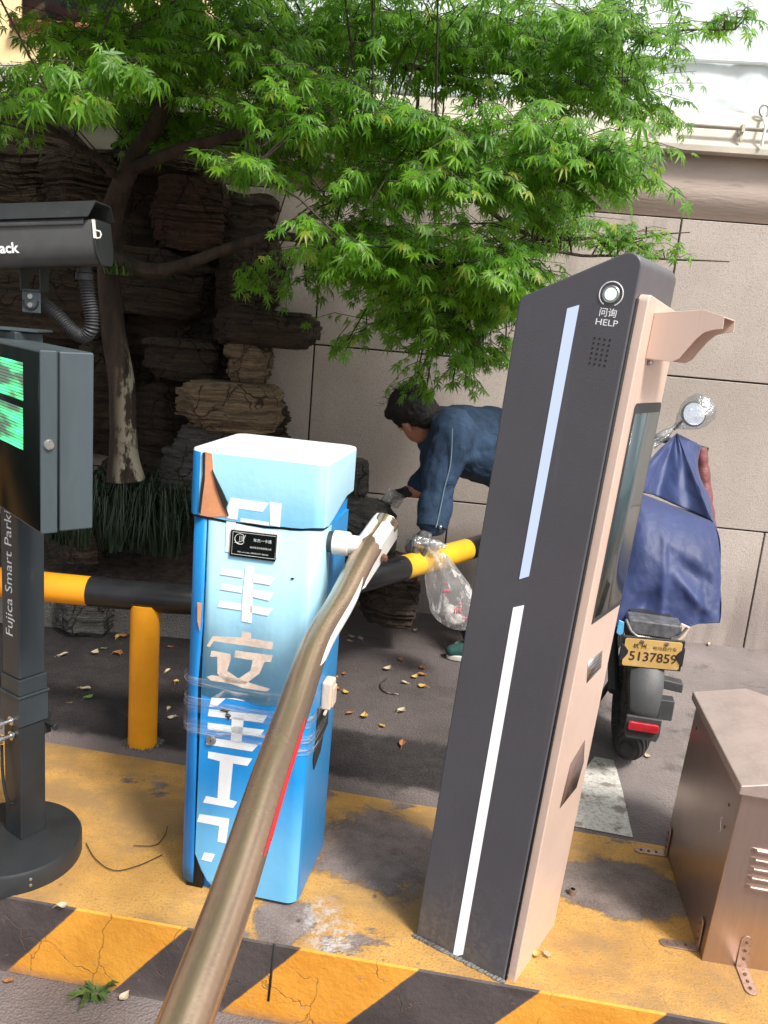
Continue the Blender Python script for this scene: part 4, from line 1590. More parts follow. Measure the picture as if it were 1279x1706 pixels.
# name plate with its writing
np_ = [PX(x, y, .0078) for x, y in [(386, 882), (462, 891), (459, 935), (383, 925)]]
mb = MB()
mb.prism(np_, GF.b * -.005)
plt = obj('name_plate', mb, M['dark_glass'], gate, bevel=.0008)
pr = (np_[1] - np_[0]).normalized()
pu = (np_[0] - np_[3]).normalized()
PB = lambda x, y: onpl(x, y, np_[0] - GF.b * .0051, GF.b)
mb = MB()
mb.text('车杰一卡通', .0085, PB(437, 902), pr, pu, .0003)
mb.text('杭州车杰科技有限公司', .0050, PB(434, 914), pr, pu, .0003)
mb.text('网址 www.hzcj88.cn 服务热线 0571-88850508', .0037, PB(421, 922), pr, pu, .0003)
q0 = [PB(x, y) for x, y in [(388, 885.5), (460, 894), (457.5, 931.5), (385.5, 922.5)]]
mb.tube(q0 + [q0[0]], .0004, 4)
lc = PB(400, 898)
lr = (PB(410, 898) - PB(400, 898)).length / 10
mb.tube([lc + pr * (9 * lr * math.cos(a)) + pu * (8.5 * lr * math.sin(a)) for a in [rad(-20 + k * 13) for k in range(-2, 26)] if not -.6 < a < .9], [.0005 + .0005 * (k / 24) for k in range(len([1 for k in range(-2, 26) if not -.6 < rad(-20 + k * 13) < .9]))], 5)
for k in range(3):
    mb.tube([lc + pr * lr * (-1 + k * 2.4) + pu * lr * 5, lc + pr * lr * (-1 + k * 2.6) - pu * lr * (3 - k)], .0004, 4)
mb.tube([lc + pr * lr * 8 + pu * lr * 7, lc + pr * lr * 5 - pu * lr * 2, lc - pr * lr * 4 - pu * lr * 6, lc - pr * lr * 10 - pu * lr * 7], [.0008, .0007, .0006, .0002], 5)
obj('writing', mb, M['white_ink'], plt)

# lock
lk = PX(352, 1232, .007)
mb = MB()
mb.lathe(lk, -GF.b, [(0, .0125), (.003, .0125), (.004, .0108), (.007, .0105), (.0075, .009), (.006, .0085), (.0062, .001)], 24)
lko = obj('lock', mb, M['steel'], gate)
mb = MB()
mb.box(Frame(lk - GF.b * .0066, GF.a, -GF.b, GF.u), -.001, .001, 0, .0008, -.004, .003)
obj('keyhole', mb, M['gap'], lko)
# hole and scuffs on the door
mb = MB()
hp = PX(487, 964, .0082)
mb.prism([hp + GF.a * (.004 * math.cos(a)) + GF.u * (.0024 * math.sin(a)) for a in [k * .52 for k in range(12)]], -GF.b * .0006)
obj('hole', mb, M['gap'], gate)

# clear wrap film round the middle, in crossing strips
r = random.Random(5)
for k in range(7):
    z = .40 + k * .021 + r.uniform(-.006, .006)
    t0, t1 = r.uniform(-.03, .03), r.uniform(-.03, .03)
    hh = r.uniform(.010, .03)
    pl3 = [(-.0075, .18), (-.0085, .05), (-.006, .01), (.01, -.008), (.03, -.0105), (.12, -.0105), (.22, -.0105), (W_ - .02, -.0095), (W_ + .004, .006), (W_ + .0085, .04), (W_ + .0085, .15)]
    mb = MB()
    off = .0004 * k
    for i, (x, y) in enumerate(pl3):
        f = i / (len(pl3) - 1)
        zz = z + t0 * (1 - f) + t1 * f + r.uniform(-.002, .002)
        nx_, ny_ = (x - W_ / 2), (y - D_ / 2)
        dd = math.hypot(nx_, ny_)
        o_ = off + r.uniform(0, .0025)
        for s_ in (0, .5, 1):
            mb.v.append(GF.p(x + nx_ / dd * o_, y + ny_ / dd * (o_ + (.001 if s_ == .5 else 0)), zz + hh * s_))
    for i in range(len(pl3) - 1):
        for s_ in (0, 1):
            a = i * 3 + s_
            mb.f.append([a, a + 3, a + 4, a + 1])
            mb.mi.append(0)
    obj('wrap_film', mb, M['film'], gate, angle=60)
mb = MB()
mb.prism([PX(x, y, .0076) for x, y in [(374, 1178), (383, 1182), (379, 1187), (385, 1192), (381, 1199), (375, 1193), (377, 1187), (366, 1184)]], -GF.b * .001)
obj('hole', mb, M['gap'], gate)

# side latch box and the torn dark strip under it
mb = MB()
lb = PS(541, 1153, .008)
mb.box(Frame(lb, GF.a, GF.b, GF.u), -.004, .022, -.025, .022, -.036, .036)
latch = obj('latch_box', mb, M['cream_plastic'], gate, bevel=.006, seg=3)
mb = MB()
mb.box(Frame(lb, GF.a, GF.b, GF.u), .0221, .026, -.018, .015, -.028, .02)
mb.tube([lb + GF.a * .010 + GF.u * -.038 + GF.b * .0, lb + GF.a * .012 + GF.u * -.038 + GF.b * -.04], .004, 8)
obj('latch_cover', mb, M['cream_plastic'], latch, bevel=.001)
mb = MB()
mb.prism([PS(x, y, .0052) for x, y in [(529, 1180), (546, 1178), (545, 1205), (538, 1222), (533, 1250), (522, 1282), (521, 1265), (526, 1230)]], GF.a * .002)
obj('torn_edge', mb, M['gap'], gate)

# drive shaft and clamp of the boom
hub0 = PS(548, 902, .006)
mb = MB()
mb.lathe(hub0 - GF.a * .01, GF.a, [(0, .024), (.022, .024)], 24)
obj('shaft_flange', mb, M['black_plastic'], gate)
mb = MB()
mb.lathe(hub0 + GF.a * .010, GF.a, [(0, .022), (.002, .0275), (.034, .0275), (.037, .026), (.0372, .021), (.062, .021)], 28)
obj('shaft_hub', mb, M['white_paint'], gate)

# boom: slightly sagging bronze tube
BP = [(646, 868, 1.965), (628, 896, 1.925), (602, 934, 1.80), (567, 1004, 1.645), (525, 1077, 1.50), (489, 1180, 1.325), (449, 1296, 1.14), (383, 1500, .905), (313, 1690, .735), (274, 1795, .66)]
BR_ = .0285
bpts = [V(q) for q in spline([tuple(at(*p)) for p in BP], 10)]
boom_mb = MB()
boom_mb.tube(bpts, BR_, 40)
boom = obj('boom', boom_mb, M['boom'], gate)


def on_boom(i, ang, lift=.0006):
    t = (bpts[min(i + 1, len(bpts) - 1)] - bpts[max(i - 1, 0)]).normalized()
    x = V((0, 0, 1)) - t * t.z
    x.normalize()
    y = t.cross(x) * -1
    return bpts[i] + (x * math.cos(ang) + y * math.sin(ang)) * (BR_ + lift)


def boom_strip(name, i0, i1, a0, a1, m_):
    mb_ = MB()
    k = 7
    for i in range(i0, i1 + 1):
        f = (i - i0) / (i1 - i0)
        for q in range(k):
            lo = a0
            hi = a0 + (a1 - a0) * min(1, f * 5, (1 - f) * 5 + .05)
            mb_.v.append(on_boom(i, lo + (hi - lo) * q / (k - 1)))
    for i in range(i1 - i0):
        for q in range(k - 1):
            a = i * k + q
            mb_.f.append([a, a + 1, a + k + 1, a + k])
            mb_.mi.append(0)
    obj(name, mb_, m_, boom, angle=60)


def bidx(py):
    def yy(p):
        d = p - EYEP
        return CY - FPX * d.dot(UPV) / d.dot(FWD)
    return min(range(len(bpts)), key=lambda i: abs(yy(bpts[i]) - py))


boom_strip('reflective_strip', bidx(965), bidx(1112), rad(62), rad(112), M['white_tape'])
boom_strip('reflective_strip', bidx(1205), bidx(1440), rad(66), rad(112), M['red_tape'])

# clamp: two folded white plates round the tube end
CT = (bpts[4] - bpts[16]).normalized()                # pointing away from the camera along the boom
CFx = GF.a - CT * GF.a.dot(CT)
CF = Frame(at(629, 893, 1.93) - CT * .10, CFx, CT, CFx.cross(CT) * (1 if CFx.cross(CT).z > 0 else -1))
mb = MB()
g_ = BR_ + .0005


def plate_strip(mbx, sec, y0, y1, cut0=None, th=.003):
    n_ = len(sec)
    for j, y in enumerate((y0, y1)):
        for i, (x, z) in enumerate(sec):
            yy = y + (cut0[i] if (cut0 and j == 0) else 0)
            mbx.v.append(CF.p(x, yy, z))
    b_ = len(mbx.v) - 2 * n_
    for i in range(n_ - 1):
        mbx.f.append([b_ + i, b_ + i + 1, b_ + n_ + i + 1, b_ + n_ + i])
        mbx.mi.append(0)


plate_strip(mb, [(-.006, .032), (-.022, .029), (-g_ - .003, .017), (-g_ - .003, -.026), (-.022, -.032)], .02, .155, [0, .0, -.02, -.045, -.06])
o = obj('boom_clamp', mb, M['white_paint'], gate, smooth=False)
so = o.modifiers.new('thick', 'SOLIDIFY')
so.thickness = .004
mb = MB()
plate_strip(mb, [(.006, .033), (.022, .031), (g_ + .003, .018), (g_ + .004, -.027), (.020, -.034), (.002, -.034)], .0, .150, [.012, .0, -.02, -.07, -.09, -.085])
o = obj('boom_clamp', mb, M['white_paint'], gate, smooth=False)
so = o.modifiers.new('thick', 'SOLIDIFY')
so.thickness = .004
mb = MB()
mb.lathe(CF.p(g_ + .006, .035, -.014), CF.a, [(0, .011), (.004, .011), (.0045, .0085), (.011, .008), (.0115, .004)], 6)
obj('bolt', mb, M['rust'], gate)

# ------------------------------------------------------------------ help kiosk
def lean_frame(o, h, l1, l2):
    a = V((math.cos(h), -math.sin(h), 0))
    b = V((math.sin(h), math.cos(h), 0))
    u = (V((0, 0, 1)) + a * l1 + b * l2).normalized()
    a = (a - u * a.dot(u)).normalized()
    return Frame(o, a, u.cross(a), u)


KF = lean_frame((.1596, 1.7211, 0), .5517, .044, .0191)
KW, KDp, KHL, KHR, KE = .2278, .2557, 1.4772, 1.5828, .0213
kiosk = thing('payment_kiosk', KF.p(.11, .12, 0), 'leaning charcoal kiosk with white light bars, a help button and a rose gold side', 'kiosk')
mb = MB()


def karc(cx, cz, r, a0, a1, n=6):
    return [(cx + r * math.cos(rad(a0 + (a1 - a0) * k / n)), cz + r * math.sin(rad(a0 + (a1 - a0) * k / n))) for k in range(n + 1)]


sl_ = math.degrees(math.atan2(KHR - KHL, KW))
out = [(0, -.04), (KW, -.04)] + karc(KW - .026, KHR - .034, .026, 0, 90 + sl_) + karc(.018, KHL - .014, .018, 90 + sl_, 180)
mb.prism([KF.p(x, 0, z) for x, z in out], KF.b * KDp)
obj('body', mb, M['kiosk_dark'], kiosk, bevel=.004, seg=3)
KP = lambda x, y, off=0.0: onpl(x, y, KF.o - KF.b * off, KF.b)


def bar(pts, m_, name):
    P = [KP(x, y) for x, y in pts]
    mb_ = MB()
    c_ = sum(P, V((0, 0, 0))) / len(P)
    mb_.prism([c_ + (p - c_) * 1.0 - KF.b * .0002 for p in P], -KF.b * .0008)
    o_ = obj(name, mb_, m_, kiosk)
    return o_


bar([(945, 514), (965, 508), (881, 960), (865, 965)], M['light_bar'], 'light_bar')
bar([(855, 1012), (873, 1008), (771, 1590), (754, 1594)], M['light_bar_dim'], 'light_bar')
# help button
bc = KP(1018, 490)
br = (KP(1030, 493) - bc).length / 12.4
mb = MB()
mb.lathe(bc, -KF.b, [(0, br * 14), (.002, br * 14), (.003, br * 13), (.003, br * 11), (.002, br * 10.5)], 28)
btn = obj('button', mb, M['steel'], kiosk)
mb = MB()
mb.lathe(bc - KF.b * .002, -KF.b, [(0, br * 10.2), (.0015, br * 10), (.0022, br * 8), (.0024, br * 2)], 28)
obj('lamp', mb, M['button_glow'], btn)
mb = MB()
mb.tube([bc - KF.b * .0006 + KF.a * (br * 19.5 * math.cos(a)) + KF.u * (br * 19.5 * math.sin(a)) for a in [rad(-62 + k * 304 / 30) for k in range(-0, 31)]], .0011, 6)
obj('ring', mb, M['white_ink'], btn)
tr_ = KF.a
mb = MB()
mb.text('问询', .0175, KP(1012.5, 522), tr_, KF.u, .0005, bold=.012)
obj('writing', mb, M['white_ink'], kiosk)
mb = MB()
mb.text('HELP', .0165, KP(1010, 538), tr_, KF.u, .0005, sx=1.2, bold=.008)
obj('writing', mb, M['white_ink'], kiosk)
mb = MB()
g0, g1, g2 = KP(990.5, 563), KP(1016, 567), KP(982, 605)
for i in range(4):
    for j in range(6):
        c_ = g0 + (g1 - g0) * (i / 3) + (g2 - g0) * (j / 5)
        mb.prism([c_ + KF.a * (.0021 * math.cos(a)) + KF.u * (.0021 * math.sin(a)) - KF.b * .0003 for a in [k * .63 for k in range(10)]], -KF.b * .0003)
obj('speaker_grille', mb, M['gap'], kiosk)
# rose gold front: a shallow box on the side of the body
GT = KHR - .078
mb = MB()
o2 = [(.012, -.04), (KDp - .004, -.04)] + karc(KDp - .018, GT - .03, .014, 0, 90, 4) + karc(.026, GT - .014, .014, 90, 180, 4)
mb.prism([KF.p(KW + .0005, y, z) for y, z in o2], KF.a * KE)
obj('front_housing', mb, M['gold'], kiosk, bevel=.003, seg=3)
mb = MB()
mb.prism([KF.p(KW - .0, y, z) for y, z in [(.004, .0), (.012, .0), (.012, GT - .01), (.004, GT - .01)]], KF.a * .004)
obj('seam', mb, M['gap'], kiosk)
SF = Frame(KF.p(KW + .0005 + KE, 0, 0), KF.b, -KF.a, KF.u)          # the screen face: a = across, -b = outwards
SP = lambda x, y, off=0.0: onpl(x, y, SF.o - SF.b * off, SF.b)
sl0, sl1 = SF.loc(SP(1058, 672)).x, SF.loc(SP(1104, 658)).x
zt0, zb0 = SF.loc(SP(1060, 672)).z, SF.loc(SP(985, 1040)).z
print('screen', sl0, sl1, zt0, zb0)
mb = MB()
mb.prism([SF.p(x, -.0003, z) for x, z in [(sl0, zb0)] + [(sl1 - .0, zb0)] + karc(sl1 - .012, zt0 - .012, .012, 0, 90, 4) + karc(sl0 + .012, zt0 - .012, .012, 90, 180, 4)], -SF.b * .0012)
scr = obj('screen', mb, M['black_plastic'], kiosk)
mb = MB()
mb.prism([SF.p(x, -.0016, z) for x, z in [(sl0 + .009, zb0 + .012), (sl1 - .006, zb0 + .012), (sl1 - .006, zt0 - .02), (sl0 + .009, zt0 - .02)]], -SF.b * .0006)
M['screen_glass'] = mat('grey screen glass', (.035, .06, .068), .09, var=.05, bump=0, Specular_IOR_Level=.8)
obj('display', mb, M['screen_glass'], scr)
mb = MB()
mb.prism([SP(x, y, .0003) for x, y in [(979, 1103), (1003, 1084), (1001, 1112), (977, 1138)]], -SF.b * .0006)
stk = obj('sticker', mb, M['steel'], kiosk)
mb = MB()
for k in range(5):
    a_, b_ = SP(981.5 - .4 * k, 1107 + 6 * k, .0011), SP(1001 - .3 * k, 1091 + 5.2 * k, .0011)
    mb.tube([a_, b_], .0006, 4)
obj('print_lines', mb, M['black_plastic'], stk)
mb = MB()
mb.prism([SP(x, y, .0003) for x, y in [(950, 1273), (974, 1233), (972, 1270), (960, 1312), (932, 1347)]], -SF.b * .0006)
obj('reader_window', mb, mat('smoked reader window', (.16, .105, .09), .15, bump=0), kiosk)
# camera hood
hp_ = SF.loc(SP(1100, 560))
mb = MB()
h0, h1 = .045, .19
hz = SF.loc(SP(1085, 598)).z
hy0 = SF.loc(SP(1082, 560)).x
hy1 = min(KDp - .01, hy0 + .105)
prof = [(0, .0), (0, .085), (.088, .100), (.125, .092), (.127, .070), (.110, .066), (.096, .060), (.084, .046), (.072, .026), (.062, .008), (.050, .0)]
for yy in (hy0, hy1 - .0025):
    mb.prism([SF.p(yy, -(x + .0006), hz + z) for x, z in prof], SF.a * .0025)
mb.prism([SF.p(hy0 + .0026, -(x + .0006), hz + z) for x, z in [(0, .0825), (0, .085), (.088, .100), (.125, .092), (.125, .0895), (.088, .0975)]], SF.a * (hy1 - hy0 - .0052))
hood = obj('hood', mb, M['gold'], kiosk, bevel=.0006, seg=1)
mb = MB()
mb.box(Frame(SF.p((hy0 + hy1) / 2 - .02, 0, hz - .012), SF.a, SF.b, SF.u), -.012, .012, -.006, -.0003, 0, .009)
obj('lens_mount', mb, M['steel'], kiosk)
mb = MB()
mb.lathe(SF.p((hy0 + hy1) / 2, -.0006, hz + .045), -SF.b, [(0, .02), (.012, .02), (.013, .012), (.010, .011)], 20)
obj('lens', mb, M['dark_glass'], kiosk)
# mortar smear at the foot
mb = MB()
for k in range(26):
    f = k / 25
    p = KF.p(KW * f, -.004, .0)
    p.z = .002
    mb.ball(p, (random.uniform(.006, .012), random.uniform(.004, .007), random.uniform(.003, .005)), 7, 5)
obj('mortar_joint', mb, M['kerbstone'], kiosk)

# ------------------------------------------------------------------ camera post with display
th = rad(-45)
PA = rad(56)
_pc = gp(35, 1400, .055)
PF = Frame((_pc.x, _pc.y, 0), (math.cos(PA), math.sin(PA), 0), (-math.sin(PA), math.cos(PA), 0), (0, 0, 1))
QA = rad(42)
QF = Frame((0, 0, 0), (math.cos(QA), math.sin(QA), 0), (-math.sin(QA), math.cos(QA), 0), (0, 0, 1))
post = thing('camera_post', PF.p(.035, .035, 0), 'dark plate reading camera post with a green lit display on a round base', 'camera post')
bcx = gp(20, 1391, .055)
mb = MB()
bcw = V((bcx.x, bcx.y, 0))
bR = .168
mb.lathe(bcw, (0, 0, 1), [(-.002, bR), (.046, bR), (.053, bR - .004), (.055, bR - .012), (.055, .02)], 64)
bs = obj('base', mb, M['black_metal'], post)
mb = MB()
for k in range(2):
    d = V((math.sin(rad(38)), -math.cos(rad(38)), 0))
    p = bcw + d * (bR + .0005) + V((0, 0, .018 + k * .016))
    mb.lathe(p, d, [(0, .004), (.002, .0038), (.003, .002)], 10)
obj('screw', mb, M['steel'], bs)
S_ = .070
mb = MB()
mb.box(PF, 0, S_, 0, S_, .054, .365)
obj('lower_post', mb, M['black_metal'], post, bevel=.004, seg=3)
mb = MB()
mb.box(PF, -.005, S_ + .005, -.005, S_ + .005, .366, .44)
mb.box(PF, -.008, S_ + .008, -.008, S_ + .008, .4405, .447)
mb.box(PF, -.003, S_ + .003, -.003, S_ + .003, .4475, .489)
obj('sleeve', mb, M['post_dark'], post, bevel=.002)
mb = MB()
mb.box(PF, 0, S_, 0, S_, .4895, 1.315)
obj('upper_post', mb, M['post_dark'], post, bevel=.004, seg=3)
# writing on the narrow left face, reading upwards
LFo = PF.o
mb = MB()
tp = onpl(16, 1060, LFo, PF.a)
tq = PF.loc(tp)
c_ = PF.p(-.0002, S_ * .52, 0)
zb_ = tq.z
mb.text('Fujica Smart Parking', .0415, c_ + V((0, 0, zb_)), (0, 0, 1), PF.b * 1.0, .0006, 'LEFT', sx=1.04)
obj('writing', mb, M['white_ink'], post)
# clamps and loose cable
mb = MB()
mb.box(PF, S_ + .001, S_ + .03, .02, .05, .31, .37)
mb.lathe(PF.p(S_ + .018, .0, .34), -PF.b, [(-.02, .006), (.012, .006), (.013, .009), (.018, .009)], 10)
obj('latch', mb, M['black_metal'], post, bevel=.003)
mb = MB()
for z in (.335, .375):
    mb.lathe(PF.p(-.001, .03, z), -PF.a, [(0, .012), (.005, .012), (.006, .006), (.03, .006), (.031, .011), (.04, .011)], 12)
obj('bolt', mb, M['steel'], post)
mb = MB()
mb.tube([V(q) for q in spline([tuple(PF.p(-.012, .06, .30)), tuple(PF.p(-.016, .05, .22)), tuple(PF.p(-.014, .035, .16)), tuple(PF.p(.002, .03, .145))], 6)], .004, 8)
obj('cable', mb, M['cable'], post)

# display box
DF = Frame(at(66, 735, 1.58), QF.a, QF.b, (0, 0, 1))
DF.o.z = 0
zt_, zb_ = onpl(66, 584, DF.o, V((0, 1, 0))).z, onpl(66, 889, DF.o, V((0, 1, 0))).z
DW, DD = .50, .105
db = MB()
db.box(DF, .038, DD, .0, DW, zb_, zt_)
disp = obj('display_box', db, M['post_grey'], post, bevel=.004, seg=3)
mb = MB()
mb.box(DF, .0345, .0375, .006, DW - .006, zb_ + .003, zt_ - .003)
obj('door_gasket', mb, M['gap'], disp)
mb = MB()
mb.box(DF, .001, .034, .0, DW, zb_ - .002, zt_ + .001)
dd_ = obj('door', mb, M['post_grey'], disp, bevel=.003, seg=2)
mb = MB()
mb.box(DF, -.0012, .0008, .004, DW - .004, zb_ + .004, zt_ - .004)
obj('door_glass', mb, M['dark_glass'], disp)
LEDM = m_led(Frame((0, 0, 0), DF.b, DF.a, (0, 0, 1)))
for ys in ((604, 668), (680, 750)):
    y1z, y0z = [DF.loc(onpl(38, y, DF.o - DF.a * .0014, DF.a)) for y in ys]
    mb = MB()
    mb.poly([DF.p(-.0018, y, z) for y, z in ((y1z.y, y0z.z), (y1z.y + .40, y0z.z), (y1z.y + .40, y1z.z), (y1z.y, y1z.z))])
    obj('led_panel', mb, LEDM, disp)
mb = MB()
lkp = onpl(81, 741, DF.o, DF.b)
mb.lathe(lkp, -DF.b, [(0, .0105), (.003, .0105), (.0045, .009), (.006, .0085), (.0062, .006), (.004, .0055), (.0042, .001)], 24)
lk2 = obj('lock', mb, M['steel'], disp)
mb = MB()
mb.box(Frame(lkp - DF.b * .0043, DF.a, -DF.b, DF.u), -.0012, .0012, 0, .001, -.004, .004)
obj('keyhole', mb, M['gap'], lk2)

# bracket above the post
mb = MB()
bx = PF.p(S_ / 2, S_ / 2, 1.316)
mb.box(Frame(bx, (1, 0, 0), (0, 1, 0), (0, 0, 1)), -.06, .055, -.04, .045, 0, .005)
obj('top_plate', mb, M['post_grey'], post, bevel=.001)
BKF = Frame(at(52, 500, 1.94), (.985, -.12, 0), (.12, .985, 0), (0, 0, 1))
mb = MB()
mb.box(BKF, -.022, .022, -.002, .002, -.028, .024)
brk = obj('bracket', mb, M['post_grey'], post, bevel=.002)
mb = MB()
for sx in (-1, 1):
    mb.prism([BKF.p(sx * .022, y, z) for y, z in ((-.004, .02), (.03, .02), (.034, .085), (-.008, .085))], BKF.a * (sx * .003))
mb.box(BKF, -.022, .022, -.004, .03, .018, .021)
obj('bracket_fork', mb, M['black_metal'], post, bevel=.001)
mb = MB()
for z in (.008, -.011):
    mb.lathe(BKF.p(.0, -.002, z), -BKF.b, [(0, .0062), (.004, .006), (.0042, .003), (.002, .0028)], 12)
obj('screw', mb, M['steel'], brk)
mb = MB()
mb.tube([BKF.p(.017 * math.cos(a) * 1.05, -.0024, -.002 + .018 * math.sin(a)) for a in [rad(175 + k * 19) for k in range(11)]], .0028, 6)
obj('slot', mb, M['gap'], brk)

# camera housing
HA = (at(174, 398, 1.93) - at(-260, 412, 1.93))
HF = Frame(at(174, 398, 1.93), -HA, (HA.cross(V((0, 0, 1)))) * -1, HA.cross(V((0, 0, 1))).cross(HA))
HL = HA.length
if HF.b.y < 0:
    HF.b = -HF.b
if HF.u.z < 0:
    HF.u = -HF.u
sec = [(-.050, .036), (-.055, .030), (-.056, -.012), (-.052, -.034), (-.040, -.050), (-.03, -.056), (.03, -.056), (.046, -.046), (.054, -.02), (.054, .036)]
mb = MB()
mb.prism([HF.p(0.005, y, z) for y, z in sec], HF.a * HL)
M['housing'] = mat('satin dark grey housing', (.085, .088, .088), .36, .2, var=.08, scale=20, bump=.0002, bscale=500)
house = obj('camera_housing', mb, M['housing'], post, bevel=.003)
mb = MB()
mb.prism([HF.p(.001, y * 1.03, z * 1.03) for y, z in sec], HF.a * .005)
obj('end_cap', mb, M['black_metal'], house, bevel=.001)
mb = MB()
mb.prism([HF.p(0.022, y, z) for y, z in [(-.0578, .040), (-.0605, .0255), (-.0575, .0255), (-.055, .038)]], HF.a * HL)
obj('trim', mb, M['housing'], house)
# sunshield: a folded roof that stands off the housing
mb = MB()
ss = [(-.066, .040), (-.064, .044), (-.046, .074), (.05, .074), (.066, .042)]
P0 = [HF.p(-.004 + (.012 if i < 2 else 0), y, z) for i, (y, z) in enumerate(ss)]
P0[0] = HF.p(.012, *ss[0])
P1 = [HF.p(HL + .06, y, z) for y, z in ss]
for q in P0 + P1:
    mb.v.append(q)
for i in range(4):
    mb.f.append([i, i + 1, i + 6, i + 5])
    mb.mi.append(0)
o = obj('sunshield', mb, M['black_metal'], post, smooth=False)
so = o.modifiers.new('thick', 'SOLIDIFY')
so.thickness = .003
mb = MB()
mb.box(HF, -.001, .004, -.059, -.052, -.004, .034)
mb.tube([HF.p(-.002, -.055, .012), HF.p(-.010, -.055, .010), HF.p(-.012, -.055, .004), HF.p(-.009, -.055, -.003), HF.p(-.001, -.055, -.004)], .0016, 6)
obj('hasp', mb, M['white_paint'], house)
mb = MB()
lp_ = onpl(30, 415, HF.p(0, -.0565, 0), HF.b)
mb.text('Fujitrack', .0300, lp_ + HF.u * .002, -HF.a, HF.u, .001, 'RIGHT', bold=.03, sx=1.0)
obj('writing', mb, M['white_ink'], house)
# conduit gland and ribbed hose
g0_ = at(140, 440, 1.95)
mb = MB()
mb.lathe(g0_ + V((0, 0, .01)), (0.02, 0, -1), [(0, .017), (.012, .019), (.014, .016), (.028, .016), (.030, .019), (.044, .019)], 16)
obj('cable_gland', mb, M['black_plastic'], post)
hp2 = [at(144, 468, 1.95), at(147, 495, 1.95), at(152, 525, 1.95), at(151, 548, 1.95), at(138, 560, 1.96), at(118, 549, 1.97), at(95, 525, 1.975), at(74, 508, 1.98), at(60, 500, 1.985)]
hs_ = [V(q) for q in spline([tuple(p) for p in hp2], 40)]
mb = MB()
cumh = 0
rs = []
for i, p in enumerate(hs_):
    if i:
        cumh += (p - hs_[i - 1]).length
    rs.append(.0150 + .0021 * math.sin(cumh * 2 * math.pi / .0062))
mb.tube(hs_, rs, 14)
obj('ribbed_hose', mb, M['black_plastic'], post, angle=180)

# thin stray cable on the island
mb = MB()
mb.tube([V(q) for q in spline([tuple(gp(x, y, .006)) for x, y in ((143, 1405), (160, 1432), (190, 1450), (230, 1442), (270, 1424))], 8)], .0012, 6)
obj_c = obj('cable', mb, M['cable'], None, origin=gp(190, 1450))
tag(obj_c, 'thin black cable curving over the yellow paint from the round base', 'cable')
mb = MB()
mb.tube([V(q) for q in spline([tuple(gp(x, y, .006)) for x, y in ((222, 1409), (258, 1408), (274, 1392), (279, 1376))], 8)], .0011, 6)
tag(obj('cable', mb, M['cable'], None, origin=gp(258, 1408)), 'short black cable end lying close to the blue cabinet', 'cable')

# ------------------------------------------------------------------ copper toned metal cabinet
CFm = lean_frame((.8376, 1.7198, -.004), .1074, .0297, -.0302)
bw, bd, bh = .272, .4446, .462
cz = thing('metal_cabinet', CFm.p(bw / 2, bd / 2, 0), 'squat brushed copper toned metal cabinet with louvres, bolted down on the yellow island', 'cabinet')
mb = MB()
mb.box(CFm, 0, bw, 0, bd, .0, bh - .002)
obj('body', mb, M['copper_box'], cz, bevel=.003)
mb = MB()
lidp = [(-.013, 0), (-.013, .022), (bw * .45, .056), (bw + .013, .022), (bw + .013, 0)]
mb.prism([CFm.p(x, -.014, bh - .006 + z) for x, z in lidp], CFm.b * (bd + .028))
obj('lid', mb, M['copper_lid'], cz, bevel=.003)
for k in range(5):
    x0 = .046 + .0013 * k
    z = .319 - k * .0238
    mb = MB()
    nn = 9
    for q in range(nn):
        a = math.pi * q / (nn - 1)
        yy, zz = -.010 * math.sin(a), .0055 * math.cos(a)
        mb.v.append(CFm.p(x0 + (.012 if 0 < q < nn - 1 else 0), yy, z + zz))
        mb.v.append(CFm.p(.225 - (.012 if 0 < q < nn - 1 else 0), yy, z + zz))
    for q in range(nn - 1):
        mb.f.append([2 * q, 2 * q + 1, 2 * q + 3, 2 * q + 2])
        mb.mi.append(0)
    mb.f.append([2 * q for q in range(nn)])
    mb.mi.append(0)
    mb.f.append([2 * q + 1 for q in range(nn)][::-1])
    mb.mi.append(0)
    obj('louvre', mb, M['bracket'], cz)


def angle_bracket(F, L=.085, W=.0135, up=.085):
    """L shaped strap: F.o at the foot line, F.a along the wall, F.b out from the wall"""
    mb = MB()

    def strap(fn, L_):
        pts = [(-W, 0), (W, 0)] + [(W * math.cos(rad(k * 20)), L_ - W + W * math.sin(rad(k * 20))) for k in range(10)]
        pr_ = [fn(x, y, 0) for x, y in pts]
        n_ = fn(0, 0, .003) - fn(0, 0, 0)
        mb.prism(pr_, n_)
    strap(lambda x, y, t: F.p(x, .0006 + t, .001 + y), up)
    strap(lambda x, y, t: F.p(x, .0037 + y, .001 + t), L)
    o_ = obj('bracket', mb, M['bracket'], cz, bevel=.0006, seg=1)
    for k in range(3):
        m2 = MB()
        m2.lathe(F.p(0, .0036, .026 + k * .022), F.b, [(0, .0038), (.0015, .0036), (.002, .002)], 10)
        obj('rivet', m2, M['rust'], o_)
        m2 = MB()
        m2.lathe(F.p(0, .028 + k * .021, .0041), F.u, [(0, .0044), (.0018, .004), (.0022, .002)], 10)
        obj('rivet', m2, M['rust'], o_)


def wall_frame(x, y, out):
    o_ = CFm.p(x, y, 0)
    o_.z = .0
    return Frame(o_, (0, 0, 1) if False else V(out).cross(V((0, 0, 1))), out, (0, 0, 1))


